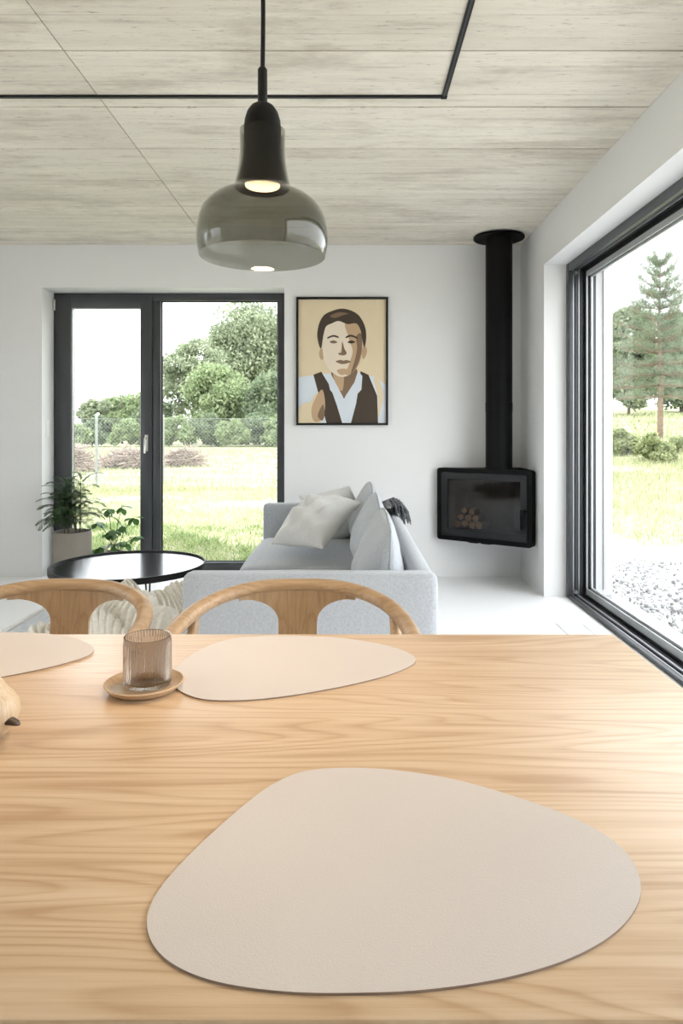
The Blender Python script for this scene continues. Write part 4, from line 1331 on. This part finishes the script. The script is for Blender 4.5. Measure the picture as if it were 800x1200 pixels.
# body tapering into the corner: shell of plates
def prism(name, poly, z0, z1, mat, parent=stove):
    bm = bmesh.new()
    a = [bm.verts.new((p.x, p.y, z0)) for p in poly]; b_ = [bm.verts.new((p.x, p.y, z1)) for p in poly]
    n_ = len(poly)
    bm.faces.new(a); bm.faces.new(b_)
    for k in range(n_):
        bm.faces.new((a[k], a[(k + 1) % n_], b_[(k + 1) % n_], b_[k]))
    bmesh.ops.recalc_face_normals(bm, faces=bm.faces)
    return bm_obj(name, bm, mat, parent)
foot = [sp(.012, .075, 0), sp(Wd - .012, .075, 0), Vector((XR - .006, 5.02, 0)), Vector((XR - .006, YB - .006, 0)), Vector((.86, YB - .006, 0))]
inset = [sp(.05, .076, 0), sp(Wd - .05, .076, 0), Vector((XR - .05, 5.05, 0)), Vector((XR - .05, YB - .05, 0)), Vector((.92, YB - .05, 0))]
prism('top_plate', foot, sz1 - .014, sz1 - .002, K)
prism('bottom_plate', foot, sz0 + .004, sz0 + .016, K)
for k in range(1, 5):
    p, q = foot[k], foot[(k + 1) % 5]
    pi, qi = inset[k], inset[(k + 1) % 5]
    prism('side_plate', [p, q, qi, pi], sz0 + .016, sz1 - .014, K)
prism('hearth_bed', inset, sz0 + .016, sz0 + .085, M['firebrick'])
# chamber lining
for k in range(1, 5):
    p, q = inset[k], inset[(k + 1) % 5]
    c_ = sum(inset, Vector()) / 5
    prism('firebrick', [p, q, q + (c_ - q) * .08, p + (c_ - p) * .08], sz0 + .085, sz1 - .10, M['firebrick'])
# door
d_fr = stove_slab('door', .038, Wd - .038, sz0 + .038, sz1 - .033, -.002, .028, M['door_black'], hole=(.085, Wd - .085, sz0 + .092, sz1 - .082), rc=.010)
d_fr['label'] = 'dark grey door frame'
stove_slab('door_glass', .083, Wd - .083, sz0 + .090, sz1 - .080, .006, .011, M['stove_glass'], parent=d_fr)
def stove_box(name, a0, a1, d0, d1, z0, z1, mat, parent):
    return stove_slab(name, a0, a1, z0, z1, d0, d1, mat, rc=.003, parent=parent)
hb = stove_box('handle', Wd - .066, Wd - .050, -.030, -.002, sz0 + .24, sz0 + .275, K, d_fr)
stove_box('grip', Wd - .072, Wd - .046, -.042, -.030, sz0 + .135, sz0 + .278, K, hb)
stove_box('latch', Wd - .045, Wd - .022, -.012, .01, sz0 + .255, sz0 + .267, K, d_fr)
for a in (.27, .37):
    stove_box('air_slider', a, a + .075, -.006, .03, sz0 - .004, sz0 + .008, K, stove)
# flue
fxy = (1.130, 5.125)
lathe('flue_pipe', [(0, sz1 - .002), (.103, sz1 - .002), (.103, sz1 + .012), (.0985, sz1 + .014), (.0985, 1.29), (.1005, 1.292), (.1005, 1.36), (.0985, 1.362), (.0985, 2.588), (0, 2.588)], (*fxy, 0), K, stove, 48)
lathe('ceiling_rosette', [(.0, 2.588), (.187, 2.588), (.189, 2.59), (.189, 2.600), (.15, 2.609), (0, 2.6095)], (*fxy, 0), K, stove, 56)
# logs added in the chamber, standing in for a reflected log stack
def make_log(r, L, split=False):
    bm = bmesh.new()
    seg = 14
    prof = []
    for k in range(seg):
        t = 2 * PI * k / seg
        rr_ = r * (1 + .07 * math.sin(3 * t + r * 900) + rnd.uniform(-.03, .03))
        if split and math.sin(t) < -.15: 
            rr_ *= .6
        prof.append((rr_ * math.cos(t), rr_ * math.sin(t)))
    a = [bm.verts.new((x, -L / 2, z)) for x, z in prof]; b_ = [bm.verts.new((x * 1.03, L / 2, z)) for x, z in prof]
    for k in range(seg):
        f = bm.faces.new((a[k], b_[k], b_[(k + 1) % seg], a[(k + 1) % seg])); f.material_index = 0
    f = bm.faces.new(a); f.material_index = 1
    f = bm.faces.new(b_); f.material_index = 1
    bmesh.ops.recalc_face_normals(bm, faces=bm.faces)
    return bm
logs = [(.125, .028, 0, .028), (.187, .029, 0, .029), (.249, .027, 0, .027), (.309, .029, 0, .029), (.156, .079, 0, .027), (.218, .081, 0, .027), (.279, .079, 0, .027), (.187, .130, 0, .025), (.248, .130, 0, .025)]
yaw = math.atan2(ux.y, ux.x)
for k, (a, z, _, r) in enumerate(logs):
    bm = make_log(r, .17, k % 3 == 1)
    o = bm_obj('reflection_log', bm, [M['pale_bark'], M['log_end']], world=False, smooth=True, auto=40)
    p = sp(a, .180, sz0 + .087 + z)
    o.location = p
    o.rotation_euler = (0, 0, yaw + rnd.uniform(-.05, .05))
    tag(o, 'short cut log behind the stove glass, standing in for a reflection', 'log', 'logs standing in for a reflected stack')

# ================================================================== HOUSE PLANTS
def make_pot(parent, c, r, h, mat, taper=.96):
    lathe('pot', [(0, .0), (r * taper - .004, 0), (r * taper, .004), (r, h - .004), (r - .002, h), (r - .010, h), (r - .013, h - .012), (r - .013, h - .04), (0, h - .04)], (c[0], c[1], 0), mat, parent, 48)
    lathe('soil', [(0, h - .022), (r * .5, h - .024), (r - .0135, h - .032), (r - .0135, h - .038), (0, h - .038)], (c[0], c[1], 0), M['soil'], parent, 32)

pc_ = (-2.115, 5.235)
fern = thing('potted_fern', 'feathery green house plant in taupe cylinder pot', 'plant', (pc_[0], pc_[1], 0))
make_pot(fern, pc_, .141, .380, M['taupe_pot'])
def frond(start, az, L, rise, droop, hang=.5):
    """one arching feathery branch: V, F arrays in the plant's frame"""
    n_ = 20
    pts = []
    d = Vector((math.cos(az), math.sin(az), 0))
    p = Vector(start)
    ang = rise
    for k in range(n_ + 1):
        pts.append(p.copy())
        p = p + (d * math.cos(ang) + Vector((0, 0, 1)) * math.sin(ang)) * (L / n_)
        ang -= droop / n_ * (0.5 + k / n_)
    V, F = [], []
    def tri(a, b_, c):
        i = len(V); V.extend([a, b_, c]); F.append((i, i + 1, i + 2))
    side = d.cross(Vector((0, 0, 1)))
    # midrib
    for k in range(n_):
        w_ = .0022 * (1 - k / n_) + .0008
        tri(pts[k] + side * w_, pts[k] - side * w_, pts[k + 1])
    for k in range(2, n_ + 1):
        t = k / n_
        ll = L * .30 * math.sin(PI * min(1, t * .80 + .16)) ** .8
        fw_ = (pts[k] - pts[k - 1]).normalized()
        for s_ in (-1, 1):
            dirv = (side * s_ * .75 + fw_ * .75 + Vector((rnd.uniform(-.12, .12), rnd.uniform(-.12, .12), -hang * .35))).normalized()
            m_ = 5
            q = pts[k].copy()
            for j in range(m_):
                q2 = q + (dirv * (ll / m_)) + Vector((0, 0, -hang * .018 * j * ll))
                up_ = Vector((0, 0, 1))
                # little scale-like needles on both sides of the twig
                sd = dirv.cross(up_).normalized()
                nl = ll * .17 * (1 - j / m_ * .55) + .005
                tri(q + sd * .0012, q - sd * .0012, q2)
                tri(q, q + dirv * .006, q + (sd + dirv * .9) * nl * .8 + Vector((0, 0, -.15 * nl)))
                tri(q, q + dirv * .006, q + (-sd + dirv * .9) * nl * .8 + Vector((0, 0, -.15 * nl)))
                q = q2
    return V, F
for k in range(6):
    a = 2 * PI * k / 6 + .4
    x, y = pc_[0] + math.cos(a) * .055, pc_[1] + math.sin(a) * .055
    hh_ = [.40, .30, .35, .27, .37, .22][k]
    lean = Vector((rnd.uniform(-.05, .02), rnd.uniform(-.03, .03), 0))
    tube('stem', [(x, y, .35), (x + lean.x * .5, y + lean.y * .5, .36 + hh_ * .5), (x + lean.x, y + lean.y, .36 + hh_)], [.005, .004, .002], M['stem'], fern, 6)
    nfr = 15
    for j in range(nfr):
        t = .12 + .88 * j / (nfr - 1)
        base = Vector((x + lean.x * t - pc_[0], y + lean.y * t - pc_[1], .36 + hh_ * t))
        az = a * 1.7 + j * 2.4 + rnd.uniform(-.3, .3)
        away = math.sin(az)   # keep foliage off the wall behind
        L = (.33 - .15 * t) * rnd.uniform(.8, 1.1) * (0.8 if away > .5 else 1.0)
        V, F = frond(base, az, L, .75 + .55 * t * rnd.uniform(.4, 1.0), 1.9 - .4 * t, .6)
        me = bpy.data.meshes.new('frond')
        me.from_pydata(V, [], F)
        link('frond', me, M['fern'], fern)

qc = (-1.855, 5.40)
rp = thing('potted_leafy_plant', 'small round-leaved house plant in beige clay pot', 'plant', (qc[0], qc[1], 0))
make_pot(rp, qc, .085, .195, M['clay_pot'], .8)
# obovate leaf
lv, lf = [], []
Nl = 8
for i in range(Nl + 1):
    t = i / Nl
    w_ = .023 * (math.sin(PI * min(1, t ** 1.25)) ** .75) if 0 < t < 1 else .0015
    zc = -.010 * t * t
    lv += [(-w_, t * .062, zc + w_ * .22), (0, t * .062, zc), (w_, t * .062, zc + w_ * .22)]
for i in range(Nl):
    for k in range(2):
        a = i * 3 + k
        lf.append((a, a + 1, a + 4, a + 3))
leaf_me = bpy.data.meshes.new('leaf'); leaf_me.from_pydata(lv, [], lf); leaf_me.materials.append(M['round_leaf'])
leaf_me.polygons.foreach_set('use_smooth', [True] * len(leaf_me.polygons))
clusters = [(-.135, .02, .425), (-.03, -.03, .535), (.065, .0, .545), (.015, -.05, .37), (.155, .0, .46), (-.095, -.05, .235), (.02, -.06, .255), (.10, -.05, .275), (.185, -.02, .315), (-.02, -.02, .33), (.06, .02, .39)]
for ci, (dx, dy, z) in enumerate(clusters):
    st = Vector((qc[0] + rnd.uniform(-.02, .02), qc[1] + rnd.uniform(-.02, .02), .165))
    en = Vector((qc[0] + dx, qc[1] + dy, z))
    mid_ = Vector((st.x * .55 + en.x * .45 , st.y * .5 + en.y * .5, (st.z * .4 + en.z * .6)))
    tube('stem', catmull([st, mid_, en], 5), .0028, M['stem'], rp, 6)
    nl = 6 if ci % 2 else 5
    for k in range(nl):
        o = bpy.data.objects.new('leaf', leaf_me); COL.objects.link(o); o.parent = rp
        o.location = en - Vector((qc[0], qc[1], 0)) + Vector((0, 0, rnd.uniform(-.012, .004)))
        o.rotation_euler = (rnd.uniform(-1.1, .15), rnd.uniform(-.3, .3), 2 * PI * k / nl + rnd.uniform(-.3, .3))
        s_ = rnd.uniform(1.0, 1.45)
        o.scale = (s_, s_, s_)
